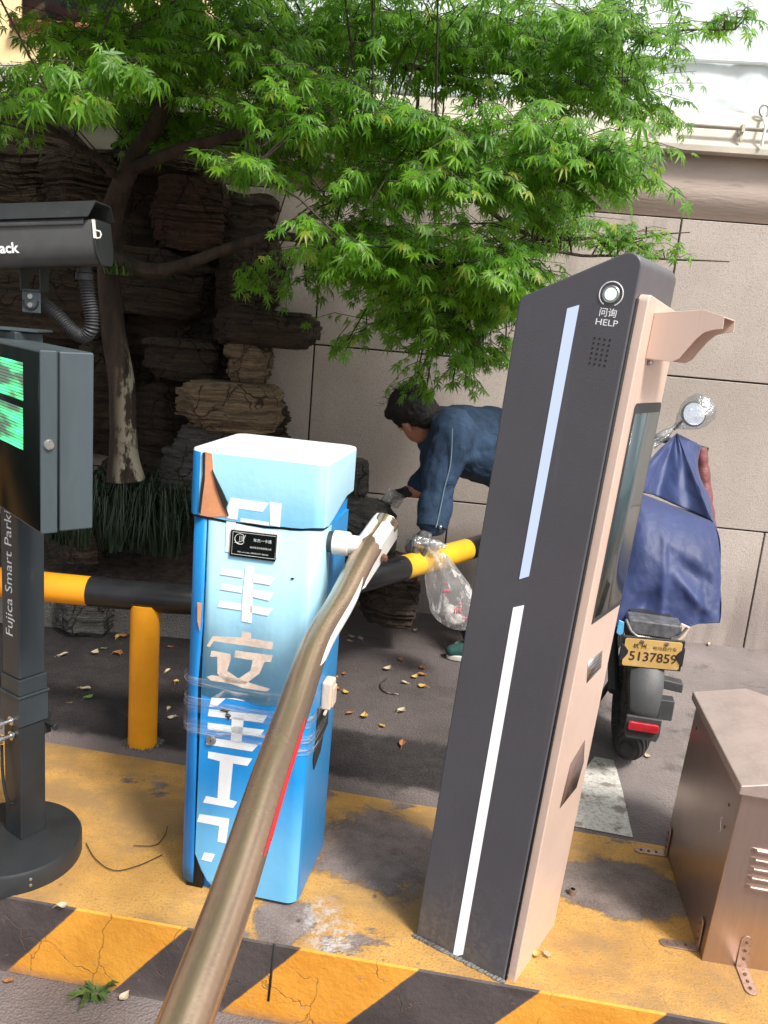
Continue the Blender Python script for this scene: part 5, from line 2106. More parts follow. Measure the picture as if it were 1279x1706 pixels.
fa, fb = V((CFm.a.x, CFm.a.y, 0)).normalized(), V((CFm.b.x, CFm.b.y, 0)).normalized()
angle_bracket(wall_frame(.090, -.001, -fb))
angle_bracket(wall_frame(-.001, .040, -fa))
angle_bracket(wall_frame(-.001, bd - .03, -fa))
mb = MB()
for y, z in ((.06, .385), (.055, .33), (.40, .40)):
    mb.lathe(CFm.p(-.0003, y, z), -CFm.a, [(0, .004), (.001, .0038), (.0012, .001)], 10)
obj('screw', mb, M['rust'], cz)
mb = MB()
mb.tube([V(q) for q in spline([tuple(CFm.p(-.0006, .075, .34)), tuple(CFm.p(-.0006, .085, .335)), tuple(CFm.p(-.0006, .08, .32)), tuple(CFm.p(-.0006, .072, .31)), tuple(CFm.p(-.0006, .08, .30))], 5)], .0008, 5)
obj('scratch_mark', mb, M['white_paint'], cz)

# ground anchor
mb = MB()
ga = gp(953, 1490)
mb.lathe(ga, (0, 0, 1), [(-.01, .0095), (.014, .0095), (.016, .009), (.016, .0055), (.006, .005)], 16)
tag(obj('anchor_bolt', mb, M['bracket'], None, origin=ga), 'cut off anchor bolt sticking out of the yellow island right of the kiosk', 'bolt')

# ------------------------------------------------------------------ electric bike under a rain cape
WX, WY = .918, 2.72
bike = thing('electric_bike', (WX, WY, 0), 'parked electric bike with an ochre number plate, under a navy rain cape beside the kiosk', 'bike')
BD = yaw_frame((WX, WY, 0), .17)                                     # b = forwards, away from the camera
TR = .222


def wheel(yc, tw, R_):
    mb = MB()
    c_ = BD.p(0, yc, R_)
    n1, n2 = 48, 16
    for i in range(n1):
        a = 2 * math.pi * i / n1
        d = BD.b * math.cos(a) + BD.u * math.sin(a)
        for q in range(n2):
            f = 2 * math.pi * q / n2
            rr = (R_ - .058) + .058 * math.cos(f)
            groove = 0
            mb.v.append(c_ + d * rr + BD.a * (tw / 2 * math.sin(f)))
    for i in range(n1):
        for q in range(n2):
            w, e = (q + 1) % n2, (i + 1) % n1
            mb.f.append([i * n2 + q, e * n2 + q, e * n2 + w, i * n2 + w])
            mb.mi.append(0)
    wo_ = obj('tyre', mb, M['tyre_tread'], bike)
    mb = MB()
    mb.lathe(c_ - BD.a * .03, BD.a, [(0, R_ - .11), (.002, R_ - .085), (.058, R_ - .085), (.06, R_ - .11), (.05, .04), (.062, .035)], 32)
    obj('rim', mb, M['black_plastic'], wo_)


g = N('tyre tread rubber')
x_ = g.xyz()
wv = g.n('ShaderNodeTexWave', wave_type='BANDS', bands_direction='DIAGONAL')
g.set(wv.inputs['Vector'], g.mapping((1, 1, 1)))
wv.inputs['Scale'].default_value = 30
M['tyre_tread'] = g.done(g.bsdf(g.mix(g.ramp(g.noise(20, 5), .4, .7), (.018, .018, .018), (.045, .042, .04)), .8, 0, g.bump(wv.outputs[1], .006)))
wheel(0, .105, TR)
wheel(1.0, .10, .22)
# fender, reflector and the plate hanger
mb = MB()
sec_ = [(-.056, -.02), (-.052, .008), (-.028, .02), (.028, .02), (.052, .008), (.056, -.02)]
k0 = 12
for i in range(k0 + 1):
    a = rad(100 + 74 * i / k0)
    d = BD.b * math.cos(a) + BD.u * math.sin(a)
    sc_ = 1 - .22 * max(0, (i - 8) / 4)
    for x, r_ in sec_:
        mb.v.append(BD.p(0, 0, TR) + d * (TR + .018 + r_) + BD.a * x * sc_)
for i in range(k0):
    for q in range(5):
        a = i * 6 + q
        mb.f.append([a, a + 1, a + 7, a + 6])
        mb.mi.append(0)
fen = obj('mudguard', mb, M['grey_plastic'], bike, angle=50)
so = fen.modifiers.new('thick', 'SOLIDIFY')
so.thickness = .006
RFo = Frame(BD.p(0, -(TR + .040), TR + .008), BD.a, BD.b, (0, 0, 1))
mb = MB()
mb.prism([RFo.p(x, -.004, z) for x, z in rrect(-.047, .047, -.013, .015, .008, 4)], RFo.b * -.012)
obj('reflector', mb, M['lamp_red'], bike, bevel=.003)
mb = MB()
mb.prism([RFo.p(x, .012, z) for x, z in [(-.055, .03), (-.055, -.026), (-.048, -.048), (.048, -.048), (.055, -.026), (.055, .03)]], RFo.b * -.014)
obj('mudguard_flap', mb, M['grey_plastic'], bike, bevel=.005)
# number plate
pc = at(1086, 1090, 2.52)
PLF = lean_frame(pc, .10, -.01, -.16)
PLF = Frame(pc, PLF.a, PLF.b, PLF.u)
pa = (at(1128, 1073, 2.51) - at(1042, 1065, 2.53)).normalized()
pn = (pa.cross(PLF.u)).normalized()
if pn.y > 0:
    pn = -pn
PLF = Frame(pc, pa, -pn, (-pn).cross(pa) if (-pn).cross(pa).z < 0 else (-pn).cross(pa))
if PLF.u.z < 0:
    PLF.u = -PLF.u
pw, ph = .088, .050
mb = MB()
mb.prism([PLF.p(x, 0, z) for x, z in rrect(-pw, pw, -ph, ph, .008, 4)], PLF.b * .002)
pl_ = obj('number_plate', mb, M['plate'], bike, bevel=.0006, seg=1)
mb = MB()
mb.text('5137859', .0465, PLF.p(.004, -.0004, -.013), PLF.a, PLF.u, .0004, sx=.92, bold=.012)
mb.text('杭 州', .0185, PLF.p(-.040, -.0004, .024), PLF.a, PLF.u, .0004, bold=.01)
mb.text('电动自行车', .0150, PLF.p(.036, -.0004, .022), PLF.a, PLF.u, .0004)
obj('writing', mb, M['plate_ink'], pl_)
mb = MB()
for x in (-.036, .040):
    mb.lathe(PLF.p(x, -.0003, .041), -PLF.b, [(0, .0075), (.002, .007), (.003, .003)], 14)
obj('screw', mb, M['steel'], pl_)
mb = MB()
for sx in (-1, 1):
    mb.prism([PLF.p(sx * x, -.002, z) for x, z in [(pw + .010, .030), (pw - .002, .022), (pw - .014, .006), (pw - .014, -.006), (pw - .002, -.026), (pw + .010, -.036)]], PLF.b * .012)
mb.box(PLF, -pw - .008, pw + .008, .004, .012, -ph - .006, ph + .004)
obj('plate_holder', mb, M['black_plastic'], bike, bevel=.002)
# tail: lamp, grab rail, frame
tl = at(1090, 1052, 2.62)
mb = MB()
mb.prism([tl + BD.a * x + BD.u * z for x, z in [(-.085, .03), (.085, .03), (.085, .0), (.05, -.02), (-.05, -.02), (-.085, .0)]], BD.b * .09)
obj('tail_lamp', mb, mat('smoked tail lamp', (.12, .12, .125), .12, var=.3, scale=40, bump=.001), bike, bevel=.006)
mb = MB()
mb.tube([tl + BD.a * x + BD.u * z - BD.b * .006 for x, z in [(-.095, .03), (-.075, -.006), (-.05, -.024), (.05, -.024), (.078, -.004), (.098, .03)]], .005, 8)
obj('grab_rail', mb, M['steel'], bike)
mb = MB()
mb.prism([tl + BD.a * x + BD.u * z + BD.b * .03 for x, z in [(.085, .03), (.115, .02), (.105, -.012), (.085, -.04), (.078, -.01)]], BD.b * .01)
obj('side_fairing', mb, M['cream_plastic'], bike, bevel=.002)
mb = MB()
mb.prism([tl + BD.a * x + BD.u * z - BD.b * .01 for x, z in [(-.118, .025), (-.100, .02), (-.098, -.02), (-.108, -.028), (-.12, -.02)]], BD.b * .006)
obj('blue_tag', mb, mat('sky blue plastic tag', (.12, .45, .75), .4), bike, bevel=.002)
mb = MB()
mb.tube([BD.p(0, 0, TR), BD.p(.0, .25, .42), BD.p(0, .62, .32), BD.p(0, .80, .55), BD.p(0, .90, .98)], [.03, .04, .05, .035, .02], 12)
mb.tube([BD.p(-.07, 0, TR), BD.p(-.08, .25, .40)], .02, 10)
mb.tube([BD.p(.07, 0, TR), BD.p(.08, .25, .40)], .02, 10)
mb.tube([BD.p(0, .85, .75), BD.p(0, 1.0, .22)], .025, 10)
mb.box(Frame(tl + BD.b * .10 - BD.u * .03, BD.a, BD.b, BD.u), -.07, .07, -.03, .35, -.05, .05)
mb.box(BD, -.05, .05, -.05, .0, .30, .40)
obj('frame', mb, M['black_plastic'], bike, bevel=.004)
mb = MB()
for (px, py, Y, w_, h_, rot) in ((1118, 1140, 2.78, .075, .035, -.25), (1108, 1180, 2.72, .05, .075, .05)):
    fr = Frame(at(px, py, Y), BD.a + BD.u * rot * .4, BD.b, BD.u)
    mb.box(fr, -w_ / 2, w_ / 2, -.02, .03, -h_ / 2, h_ / 2)
    mb.tube([fr.p(-w_ / 2 - .04, .01, 0), fr.p(0, .01, 0)], .012, 8)
obj('foot_peg', mb, M['grey_plastic'], bike, bevel=.006)
mb = MB()
mb.tube([BD.p(-.07, .10, .22), BD.p(-.12, .16, .06), BD.p(-.14, .2, .005)], .010, 8)
obj('kick_stand', mb, M['black_plastic'], bike)
mb = MB()
mb.tube([BD.p(-.30, .80, 1.0), BD.p(-.12, .86, 1.02), BD.p(.12, .86, 1.02), BD.p(.26, .80, 1.0)], .014, 10)
obj('handlebar', mb, M['black_plastic'], bike)

# cape: a fan of pleats from the handlebar, a side panel, and the seat cover that bulges back over the tail
cape = thing('rain_cape', (1.0, 3.0, .8), 'navy blue rain cape draped from the handlebars over the seat of the electric bike', 'rain cape')


def grid(nm, fn, nu, nv_, par, mat_='cape'):
    mb_ = MB()
    for i in range(nu + 1):
        for q in range(nv_ + 1):
            mb_.v.append(fn(i / nu, q / nv_))
    for i in range(nu):
        for q in range(nv_):
            a = i * (nv_ + 1) + q
            mb_.f.append([a, a + 1, a + nv_ + 2, a + nv_ + 1])
            mb_.mi.append(0)
    o_ = obj(nm, mb_, M[mat_], par, angle=180)
    s2 = o_.modifiers.new('thick', 'SOLIDIFY')
    s2.thickness = .002
    return o_


cA, cB, cG = at(1128, 722, 3.30), at(1174, 745, 3.32), at(1196, 885, 3.12)
cD, cE, cF = at(1187, 869, 3.00), at(1050, 815, 3.02), at(1060, 760, 3.20)


def ridge(x, w):
    return math.exp(-(x / w) ** 2)


def fan_fn(t, s_):
    base_ = cE.lerp(cD, s_)
    p = cA.lerp(base_, t)
    p.y += .13 * math.sin(math.pi * min(1, s_ * 1.02)) * t ** .8 + t * .018 * math.sin(s_ * 15 + 1.2 * t) + .006 * mnoise.noise(V((s_ * 9, t * 5, 2)))
    p.x += -.015 * math.sin(math.pi * t) * (1 - s_)
    return p


grid('pleated_sheet', fan_fn, 30, 48, cape)


def side_fn(t, s_):
    l_ = cA.lerp(cD, t)
    r__ = cB.lerp(cG, t) + V((-.028 * math.sin(math.pi * min(1, t * 1.6)) if t < .62 else 0, 0, 0))
    p = l_.lerp(r__, s_)
    p.y += .03 * s_ * s_ - .012 * math.sin(math.pi * s_) + .008 * math.sin(s_ * 7 + t * 6) * (1 - t) + .005 * mnoise.noise(V((s_ * 6, t * 7, 5)))
    return p


grid('side_sheet', side_fn, 30, 20, cape)
bE, bD = at(1022, 1046, 2.76), at(1197, 1041, 2.75)


def seat_fn(t, s_):
    top = cE.lerp(cD, s_)
    top.y += .02 * math.sin(math.pi * s_)
    bot = bE.lerp(bD, s_)
    p = top.lerp(bot, t)
    p.y -= .115 * math.sin(math.pi * t ** .62) * (1 - .5 * abs(2 * s_ - 1) ** 3)       # bulges over the seat
    x = s_ * 2.2 + t * .9
    cr = .022 * ridge(t - .46 - .35 * (s_ - .55), .10) * ridge(s_ - .60, .28)            # sagging crease
    cr += .030 * ridge(t - .80 + .5 * (s_ - .3), .13) * ridge(s_ - .28, .15)
    cr -= .020 * ridge(t - .72 - .9 * (s_ - .72), .07) * ridge(s_ - .7, .2)
    cr -= .015 * ridge(s_ - .30 - .14 * t, .04) * t
    cr += .012 * ridge(s_ - .86 + .05 * t, .05) * t
    p.y += cr + .006 * mnoise.noise(V((s_ * 5, t * 6, 8))) + .0025 * mnoise.noise(V((s_ * 16, t * 18, 3)))
    p.z += .008 * math.sin(s_ * 8) * t * t
    return p


grid('seat_sheet', seat_fn, 44, 48, cape)


def flank_fn(t, s_):
    e = seat_fn(t, 1.0)
    p = e.lerp(V((e.x + .012 * t, e.y + .34 - .06 * t, e.z - .01)), s_)
    p.x += .018 * math.sin(math.pi * min(1, s_ * 2)) - .06 * s_ * s_ + .006 * math.sin(t * 9 + s_ * 5)
    return p


grid('flank_sheet', flank_fn, 30, 14, cape)
mb = MB()
mb.tube([seat_fn(.995, k / 40) + V((0, -.001, .002)) for k in range(41)], .0036, 6)
obj('hem', mb, M['cape'], cape)

# wrapped mirror
mc = at(1150, 690, 3.3)
mir = thing('mirror', mc, 'round handlebar mirror wrapped in a shiny clear plastic bag', 'mirror')
MFr = Frame(mc, (1, .12, .05), (-.1, 1, -.25), (0, .25, 1))
mb = MB()
mb.lathe(mc + MFr.b * .012 + MFr.a * .012, -MFr.b, [(0, .03), (.006, .048), (.016, .05), (.018, .046), (.0185, .044)], 30)
obj('mirror_shell', mb, M['black_plastic'], mir)
mb = MB()
mb.lathe(mc - MFr.b * .0068 + MFr.a * .012, -MFr.b, [(0, .044), (.001, .0435)], 30)
obj('mirror_glass', mb, M['chrome'], mir)
mb = MB()
mb.tube([at(1122, 716, 3.31), mc + MFr.b * .015], .006, 8)
obj('mirror_stem', mb, M['black_plastic'], mir)
mb = MB()
kn = at(1120, 715, 3.30)
ax = (mc + MFr.a * .014 - kn)
L_ = ax.length
axn = ax.normalized()
prof = [(-.10, .022), (-.03, .018), (.0, .007), (.02, .012), (.05, .036), (.085, .058), (.115, .066), (.15, .060), (.172, .042), (.182, .015)]
pp = [kn + axn * h for h, r_ in prof]
mb.tube(pp, [r_ for h, r_ in prof], 30)
for v in mb.v:
    d = v - kn
    h = d.dot(axn)
    rv = d - axn * h
    if rv.length > 1e-5:
        a = math.atan2(rv.dot(axn.orthogonal()), rv.dot(axn.cross(axn.orthogonal())))
        k = 1 + .11 * math.sin(a * 9 + h * 30) * max(.25, 1 - h * 5) + .10 * mnoise.noise(v * 40)
        v += rv * (k - 1)
obj('plastic_bag', mb, M['mirror_bag'], mir, angle=180)

# quilted sleeve on the handlebar
mb = MB()
qp = [(1168, 746, 3.37, .022), (1171, 790, 3.36, .027), (1176, 840, 3.34, .029), (1181, 880, 3.32, .029), (1185, 920, 3.30, .027), (1187, 948, 3.29, .012)]
qs = spline([tuple(at(x, y, Y)) + (r_,) for x, y, Y, r_ in qp], 12)
mb.tube([V(q[:3]) for q in qs], [q[3] * (.90 + .14 * abs(math.sin(i * math.pi / 8))) for i, q in enumerate(qs)], 18)
tag(obj('quilted_sleeve', mb, M['quilt'], None, origin=at(1180, 830, 3.33)), 'maroon quilted hand warmer peeking out behind the navy rain cape', 'hand warmer')

# ------------------------------------------------------------------ person bending over the rail
person = thing('person', (.45, 3.47, 0), 'person in a blue denim jacket bending over, gloved hand reaching to the left', 'person')
HD = V((.085, 3.42, 1.045))                                           # head centre
body = MB()
neck0 = V((.20, 3.46, 1.03))
body.chain([V((.60, 3.50, .90)), V((.42, 3.49, .95)), V((.27, 3.47, 1.0))], [.09, .09, .085])        # trunk
body.chain([V((.25, 3.46, .99)), V((.15, 3.43, 1.02))], [.05, .048])
HF_ = Frame(HD, V((-.62, .28, -.73)), V((.35, -.80, -.48)), V((-.70, -.52, .49)))     # a = where the face looks
fa_ = V((-.42, .72, -.70)).normalized()                               # face direction: down and to the left
up_ = V((-.66, .12, .62))
up_ = (up_ - fa_ * up_.dot(fa_)).normalized()
sd_ = fa_.cross(up_)
HH = Frame(HD, fa_, sd_, up_)
body.ball(HH.p(-.012, 0, .022), (.092, .075, .088), 20, 14, HH)
body.ball(HH.p(.028, 0, -.045), (.062, .058, .070), 18, 12, HH)
body.ball(HH.p(.055, 0, -.088), (.028, .028, .022), 12, 8, HH)         # chin
body.ball(HH.p(.088, 0, -.022), (.020, .011, .022), 10, 8, HH)         # nose
body.ball(HH.p(.082, 0, .014), (.012, .036, .010), 10, 8, HH)          # brow
body.ball(HH.p(.078, 0, -.060), (.012, .022, .008), 10, 8, HH)         # lips
for sg in (1, -1):
    body.ball(HH.p(-.004, sg * .074, -.020), (.017, .007, .030), 12, 8, HH)
    body.ball(HH.p(.006, sg * .072, -.044), (.009, .007, .010), 10, 6, HH)
SHn, ELn, WRn = V((.235, 3.33, 1.00)), V((.205, 3.27, .80)), V((.190, 3.20, .635))
SHf, ELf, WRf = V((.215, 3.56, .98)), V((.20, 3.57, .80)), V((.125, 3.52, .722))
body.chain([SHn, ELn, WRn], [.05, .042, .028])
body.chain([SHf, ELf, WRf], [.05, .042, .028])
hipn, hipf = V((.62, 3.41, .86)), V((.62, 3.58, .86))
kn_, kf_ = V((.55, 3.40, .47)), V((.60, 3.60, .47))
an_, af_ = V((.445, 3.47, .09)), V((.64, 3.66, .09))
body.chain([hipn, kn_, an_], [.085, .06, .042])
body.chain([hipf, kf_, af_], [.085, .06, .042])
bo = blob('body', body, M['skin'], person, .006, 4)

# hair: a cap with ragged tips
hair = MB()
hair.ball(HH.p(-.022, 0, .034), (.098, .086, .092), 22, 14, HH)
hair.ball(HH.p(-.060, 0, -.020), (.058, .072, .075), 18, 10, HH)
hair.ball(HH.p(.045, 0, .075), (.052, .060, .034), 16, 10, HH)
r = random.Random(4)
for k in range(90):
    a, b_ = r.uniform(0, 2 * math.pi), r.uniform(.0, 1.0)
    d = V((r.gauss(-.1, .6), r.gauss(0, .7), r.gauss(.5, .5))).normalized()
    if d.x > .55 and d.z < .5:
        continue
    p0 = HH.p(-.022 + d.x * .085, d.y * .076, .03 + d.z * .082)
    p1 = HH.p(-.022 + d.x * .10 + r.uniform(-.02, .03), d.y * .09, .03 + d.z * .098 - .012)
    hair.tube([p0, p0.lerp(p1, .6), p1], [.014, .011, .004], 7)
blob('hair', hair, M['hair'], person, .005, 1, (.012, .010))
# a few loose strands on the crown
mb = MB()
for k in range(26):
    p0 = HH.p(r.uniform(-.05, .05), r.uniform(-.05, .05), .115)
    mb.tube([p0, p0 + V((r.uniform(-.03, .01), r.uniform(-.02, .01), r.uniform(.0, .02))), p0 + V((r.uniform(-.06, .0), r.uniform(-.03, .01), r.uniform(-.02, .02)))], [.0014, .001, .0004], 4)
obj('loose_strands', mb, M['hair'], person)
mb = MB()
for sg in (1, -1):
    mb.ball(HH.p(.077, sg * .030, .000), (.006, .011, .007), 10, 6, HH)
obj('eyes', mb, M['shoe_white'], person)
mb = MB()
mb.tube([HH.p(.02, .078, -.002), HH.p(-.01, .080, .003), HH.p(-.03, .078, -.012)], .0022, 6)
obj('earhook', mb, M['white_paint'], person)

# jacket
jk = MB()
jk.chain([V((.66, 3.50, .845)), V((.55, 3.50, .90)), V((.42, 3.48, .935)), V((.30, 3.46, .955)), V((.235, 3.46, .965))], [.17, .165, .165, .155, .125])
jk.chain([V((.25, 3.33, .985)), V((.25, 3.59, .975))], [.095, .095])
jk.chain([SHn + V((.01, 0, .0)), SHn.lerp(ELn, .5), ELn, ELn.lerp(WRn, .55), WRn.lerp(ELn, .08)], [.098, .082, .073, .067, .058])
jk.chain([SHf, SHf.lerp(ELf, .5), ELf, WRf.lerp(ELf, .25)], [.09, .078, .068, .048])
jk.chain([V((.205, 3.40, 1.025)), V((.20, 3.50, 1.02))], [.055, .055])
ja = blob('jacket', jk, M['denim'], person, .008, 5, (.13, .05))
# seams, cuff and stud on the near sleeve
mb = MB()
sm_ = [SHn + V((-.0, -.103, .03)), SHn.lerp(ELn, .5) + V((.02, -.088, 0)), ELn + V((.02, -.077, 0)), ELn.lerp(WRn, .6) + V((.016, -.068, 0)), WRn + V((.014, -.060, .02))]
mb.tube([V(q) for q in spline([tuple(p) for p in sm_], 6)], .0022, 6)
obj('seam', mb, mat('pale stitching', (.16, .24, .30), .8), ja)
cuff = MB()
cd = (WRn - ELn).normalized()
cuff.lathe(WRn - cd * .05, cd, [(0, .058), (.003, .062), (.045, .060), (.048, .055), (.046, .045)], 26)
cu = obj('cuff', cuff, M['denim'], ja)
mb = MB()
mb.ball(WRn - cd * .022 + V((.03, -.054, .0)), .0075, 10, 6)
obj('stud', mb, M['steel'], cu)
mb = MB()
mb.chain([V((.20, 3.38, .93)), V((.175, 3.40, .90)), V((.165, 3.42, .86))], [.028, .026, .016])
mb.chain([V((.195, 3.40, .85)), V((.185, 3.42, .80))], [.024, .014])
blob('collar', mb, M['collar'], person, .006, 3)
tr = MB()
tr.chain([V((.68, 3.44, .84)), V((.68, 3.58, .84))], [.15, .15])
tr.chain([hipn, kn_, an_ + V((0, 0, .03))], [.115, .085, .065])
tr.chain([hipf, kf_, af_ + V((0, 0, .03))], [.115, .085, .065])
blob('trousers', tr, M['trousers'], person, .009, 5, (.09, .02))


def shoe(ank, dirn, nm='shoe'):
    d = V(dirn).normalized()
    s_ = V((-d.y, d.x, 0))
    F = Frame(V((ank.x, ank.y, 0)), d, s_, (0, 0, 1))
    up = MB()
    up.chain([F.p(-.06, 0, .055), F.p(.04, 0, .058), F.p(.12, 0, .045), F.p(.16, 0, .038)], [.042, .044, .036, .028])
    up.cone(F.p(-.045, 0, .06), F.p(-.035, 0, .10), .042, .044)
    o_ = blob(nm, up, M['shoe_green'], person, .005, 4)
    so_ = MB()
    pts = []
    for k in range(28):
        a = 2 * math.pi * k / 28
        x = math.cos(a) * .138
        w = (.044 if x < .04 else .050) * (1 - .15 * (x < -.05))
        pts.append(F.p(.045 + x, math.sin(a) * w * (1 - max(0, x - .05) * 1.5), .002))
    so_.prism(pts, (0, 0, .026))
    obj('sole', so_, M['shoe_white'], o_, bevel=.006)
    tp_ = MB()
    tp_.ball(F.p(.115, -.010, .062), (.036, .034, .016), 14, 8, F)
    obj('toe_patch', tp_, M['shoe_grey'], o_)
    lc_ = MB()
    for k in range(3):
        lc_.tube([F.p(.03 + k * .022, -.035, .085 - k * .008), F.p(.035 + k * .022, 0, .108 - k * .010), F.p(.03 + k * .022, .035, .085 - k * .008)], .004, 6)
    obj('laces', lc_, M['shoe_white'], o_)


shoe(an_ + V((.06, 0, 0)), (-1, -.15, 0))
shoe(af_ + V((.05, 0, 0)), (-1, -.1, 0))


def hand(mb_, wr, dirn, palm_n, curl, size=1.0, thumb_side=1, rad_=.0092):
    """palm and five fingers; curl = per joint bend towards palm_n"""
    d = V(dirn).normalized()
    n_ = V(palm_n)
    n_ = (n_ - d * n_.dot(d)).normalized()
    s_ = d.cross(n_)
    k = size
    for q in range(4):
        off = (q - 1.5) * .0195 * k
        mb_.cone(wr + s_ * off * .6, wr + d * .085 * k + s_ * off, .013 * k, .0115 * k, 10)
    mb_.cone(wr - d * .03, wr + d * .03, .026 * k, .024 * k, 12)
    for q, L in enumerate((.070, .080, .076, .058)):
        p = wr + d * .088 * k + s_ * ((q - 1.5) * .0205 * k)
        dd = d + s_ * (q - 1.5) * .05
        pts, rs = [p], [rad_ * k * 1.08]
        ang = 0
        for j, fr in enumerate((.45, .31, .24)):
            ang += curl[min(q, len(curl) - 1)] * (.8 if j == 0 else 1.0)
            p = p + (dd * math.cos(ang) + n_ * math.sin(ang)).normalized() * L * fr * k
            pts.append(p)
            rs.append(rad_ * k * (1 - .1 * j))
        mb_.chain(pts, rs, 9)
    t0 = wr + d * .025 * k + s_ * (-.03 * k * thumb_side)
    t1 = t0 + (d * .7 - s_ * thumb_side * .55 + n_ * .5).normalized() * .038 * k
    t2 = t1 + (d * .85 + n_ * .6).normalized() * .032 * k
    t3 = t2 + (d * .8 + n_ * .75 + s_ * thumb_side * .2).normalized() * .024 * k
    mb_.chain([t0, t1, t2, t3], [.014 * k, .0115 * k, .0105 * k, .0085 * k], 9)


gl = MB()
hand(gl, WRf + V((-.012, -.004, -.004)), V((-.85, -.15, -.28)), V((-.2, .25, -.95)), (.35, .42, .45, .5), .92, 1)
blob('glove', gl, M['glove_black'], person, .0035, 2)
mb = MB()
mb.chain([WRf + V((.012, 0, .004)), WRf + V((-.006, -.001, -.002))], [.036, .034])
obj('wrist', mb, M['skin'], person)
gl = MB()
hand(gl, WRn + V((-.006, -.006, -.008)), V((-.62, -.35, -.45)), V((.5, .3, -.8)), (.75, .7, .75, .8), .92, -1)
blob('glove', gl, M['glove_grey'], person, .0035, 2)

# packet held in the reaching hand
pk = at(655, 830, 3.47)
KFp = Frame(pk, (.86, .2, -.46), (.1, .9, .3), (.45, -.2, .86))
mb = MB()
mb.prism([KFp.p(x, -.012, z) for x, z in rrect(-.042, .042, -.030, .030, .008, 3)], KFp.b * .024)
o = obj('plastic_packet', mb, m_film('cloudy packet film', (.96, .97, .97), 1.0, .10, 30), None, bevel=.004, origin=pk)
tag(o, 'crumpled clear plastic packet in the black gloved hand', 'packet')
mb = MB()
mb.box(KFp, -.034, -.004, -.006, .006, -.022, .022)
obj('contents', mb, mat('pale green paper', (.72, .76, .68), .7, var=.3, scale=50), o, bevel=.003)

# carrier bag hanging from the other hand
bt_ = V((.168, 3.145, .60))
mb = MB()
secs = [(0.0, .168, 3.150, .022, .016), (.03, .185, 3.15, .030, .022), (.08, .225, 3.155, .055, .035), (.15, .258, 3.16, .078, .055), (.22, .287, 3.165, .092, .072), (.28, .307, 3.165, .092, .075), (.325, .325, 3.165, .075, .06), (.35, .338, 3.165, .035, .03), (.355, .340, 3.165, .006, .006)]
n_ = 34
sp = spline(secs, 5)
for i, (h, x, y, rx, ry) in enumerate(sp):
    for q in range(n_):
        a = 2 * math.pi * q / n_
        crease = 1 + (.16 * math.sin(a * 7 + h * 9) * max(0, 1 - h * 3.2) + .12 * mnoise.noise(V((math.cos(a) * 2.2, math.sin(a) * 2.2, h * 14))) + .05 * mnoise.noise(V((math.cos(a) * 6, math.sin(a) * 6, h * 30))))
        mb.v.append(V((x + math.cos(a) * rx * crease, y + math.sin(a) * ry * crease, .60 - h)))
for i in range(len(sp) - 1):
    for q in range(n_):
        w = (q + 1) % n_
        mb.f.append([i * n_ + q, i * n_ + w, (i + 1) * n_ + w, (i + 1) * n_ + q])
        mb.mi.append(0)
bag = obj('carrier_bag', mb, M['bag'], None, origin=bt_, angle=180)
tag(bag, 'translucent plastic carrier bag with red print hanging from the grey gloved hand', 'bag')
mb = MB()
for (px, py, w_, h_) in ((744, 985, 10, 9), (742, 972, 7, 5), (762, 1018, 12, 12), (768, 1006, 9, 5), (774, 1030, 8, 6)):
    c_ = at(px, py, 3.075)
    for k in range(3):
        mb.prism([c_ + V((x * .0023, y_ * .0008, z * .0021)) for x, y_, z in [(-w_ / 2 + k * w_ / 3, 0, -h_ / 2), (-w_ / 2 + k * w_ / 3 + w_ / 5, 0, -h_ / 2 + 1), (-w_ / 2 + k * w_ / 3 + w_ / 4, 0, h_ / 2), (-w_ / 2 + k * w_ / 3, 0, h_ / 2 - 2)]], (0, .001, 0))
obj('red_print', mb, mat('faded red print', (.62, .12, .15), .6), bag)
mb = MB()
bc_ = V((.305, 3.165, .30))
mb.ball(bc_ + V((.012, 0, -.015)), (.042, .036, .028), 14, 10)
mb.ball(bc_ + V((-.012, .01, .02)), (.028, .025, .02), 12, 8)
blob('contents', mb, mat('pale rubbish', (.58, .55, .53), .7, var=.35, scale=30), bag, .006, 4, (.03, .02))
# bottle held with the bag
mb = MB()
bo_ = V((.118, 3.13, .600))
mb.lathe(bo_, (.86, .1, -.12), [(0, .008), (.004, .022), (.03, .026), (.05, .024), (.07, .026), (.10, .024), (.12, .010), (.135, .010)], 22)
o = obj('plastic_bottle', mb, M['mirror_bag'], None, origin=bo_)
tag(o, 'small clear plastic bottle lying on the rail in the grey gloved hand', 'bottle')

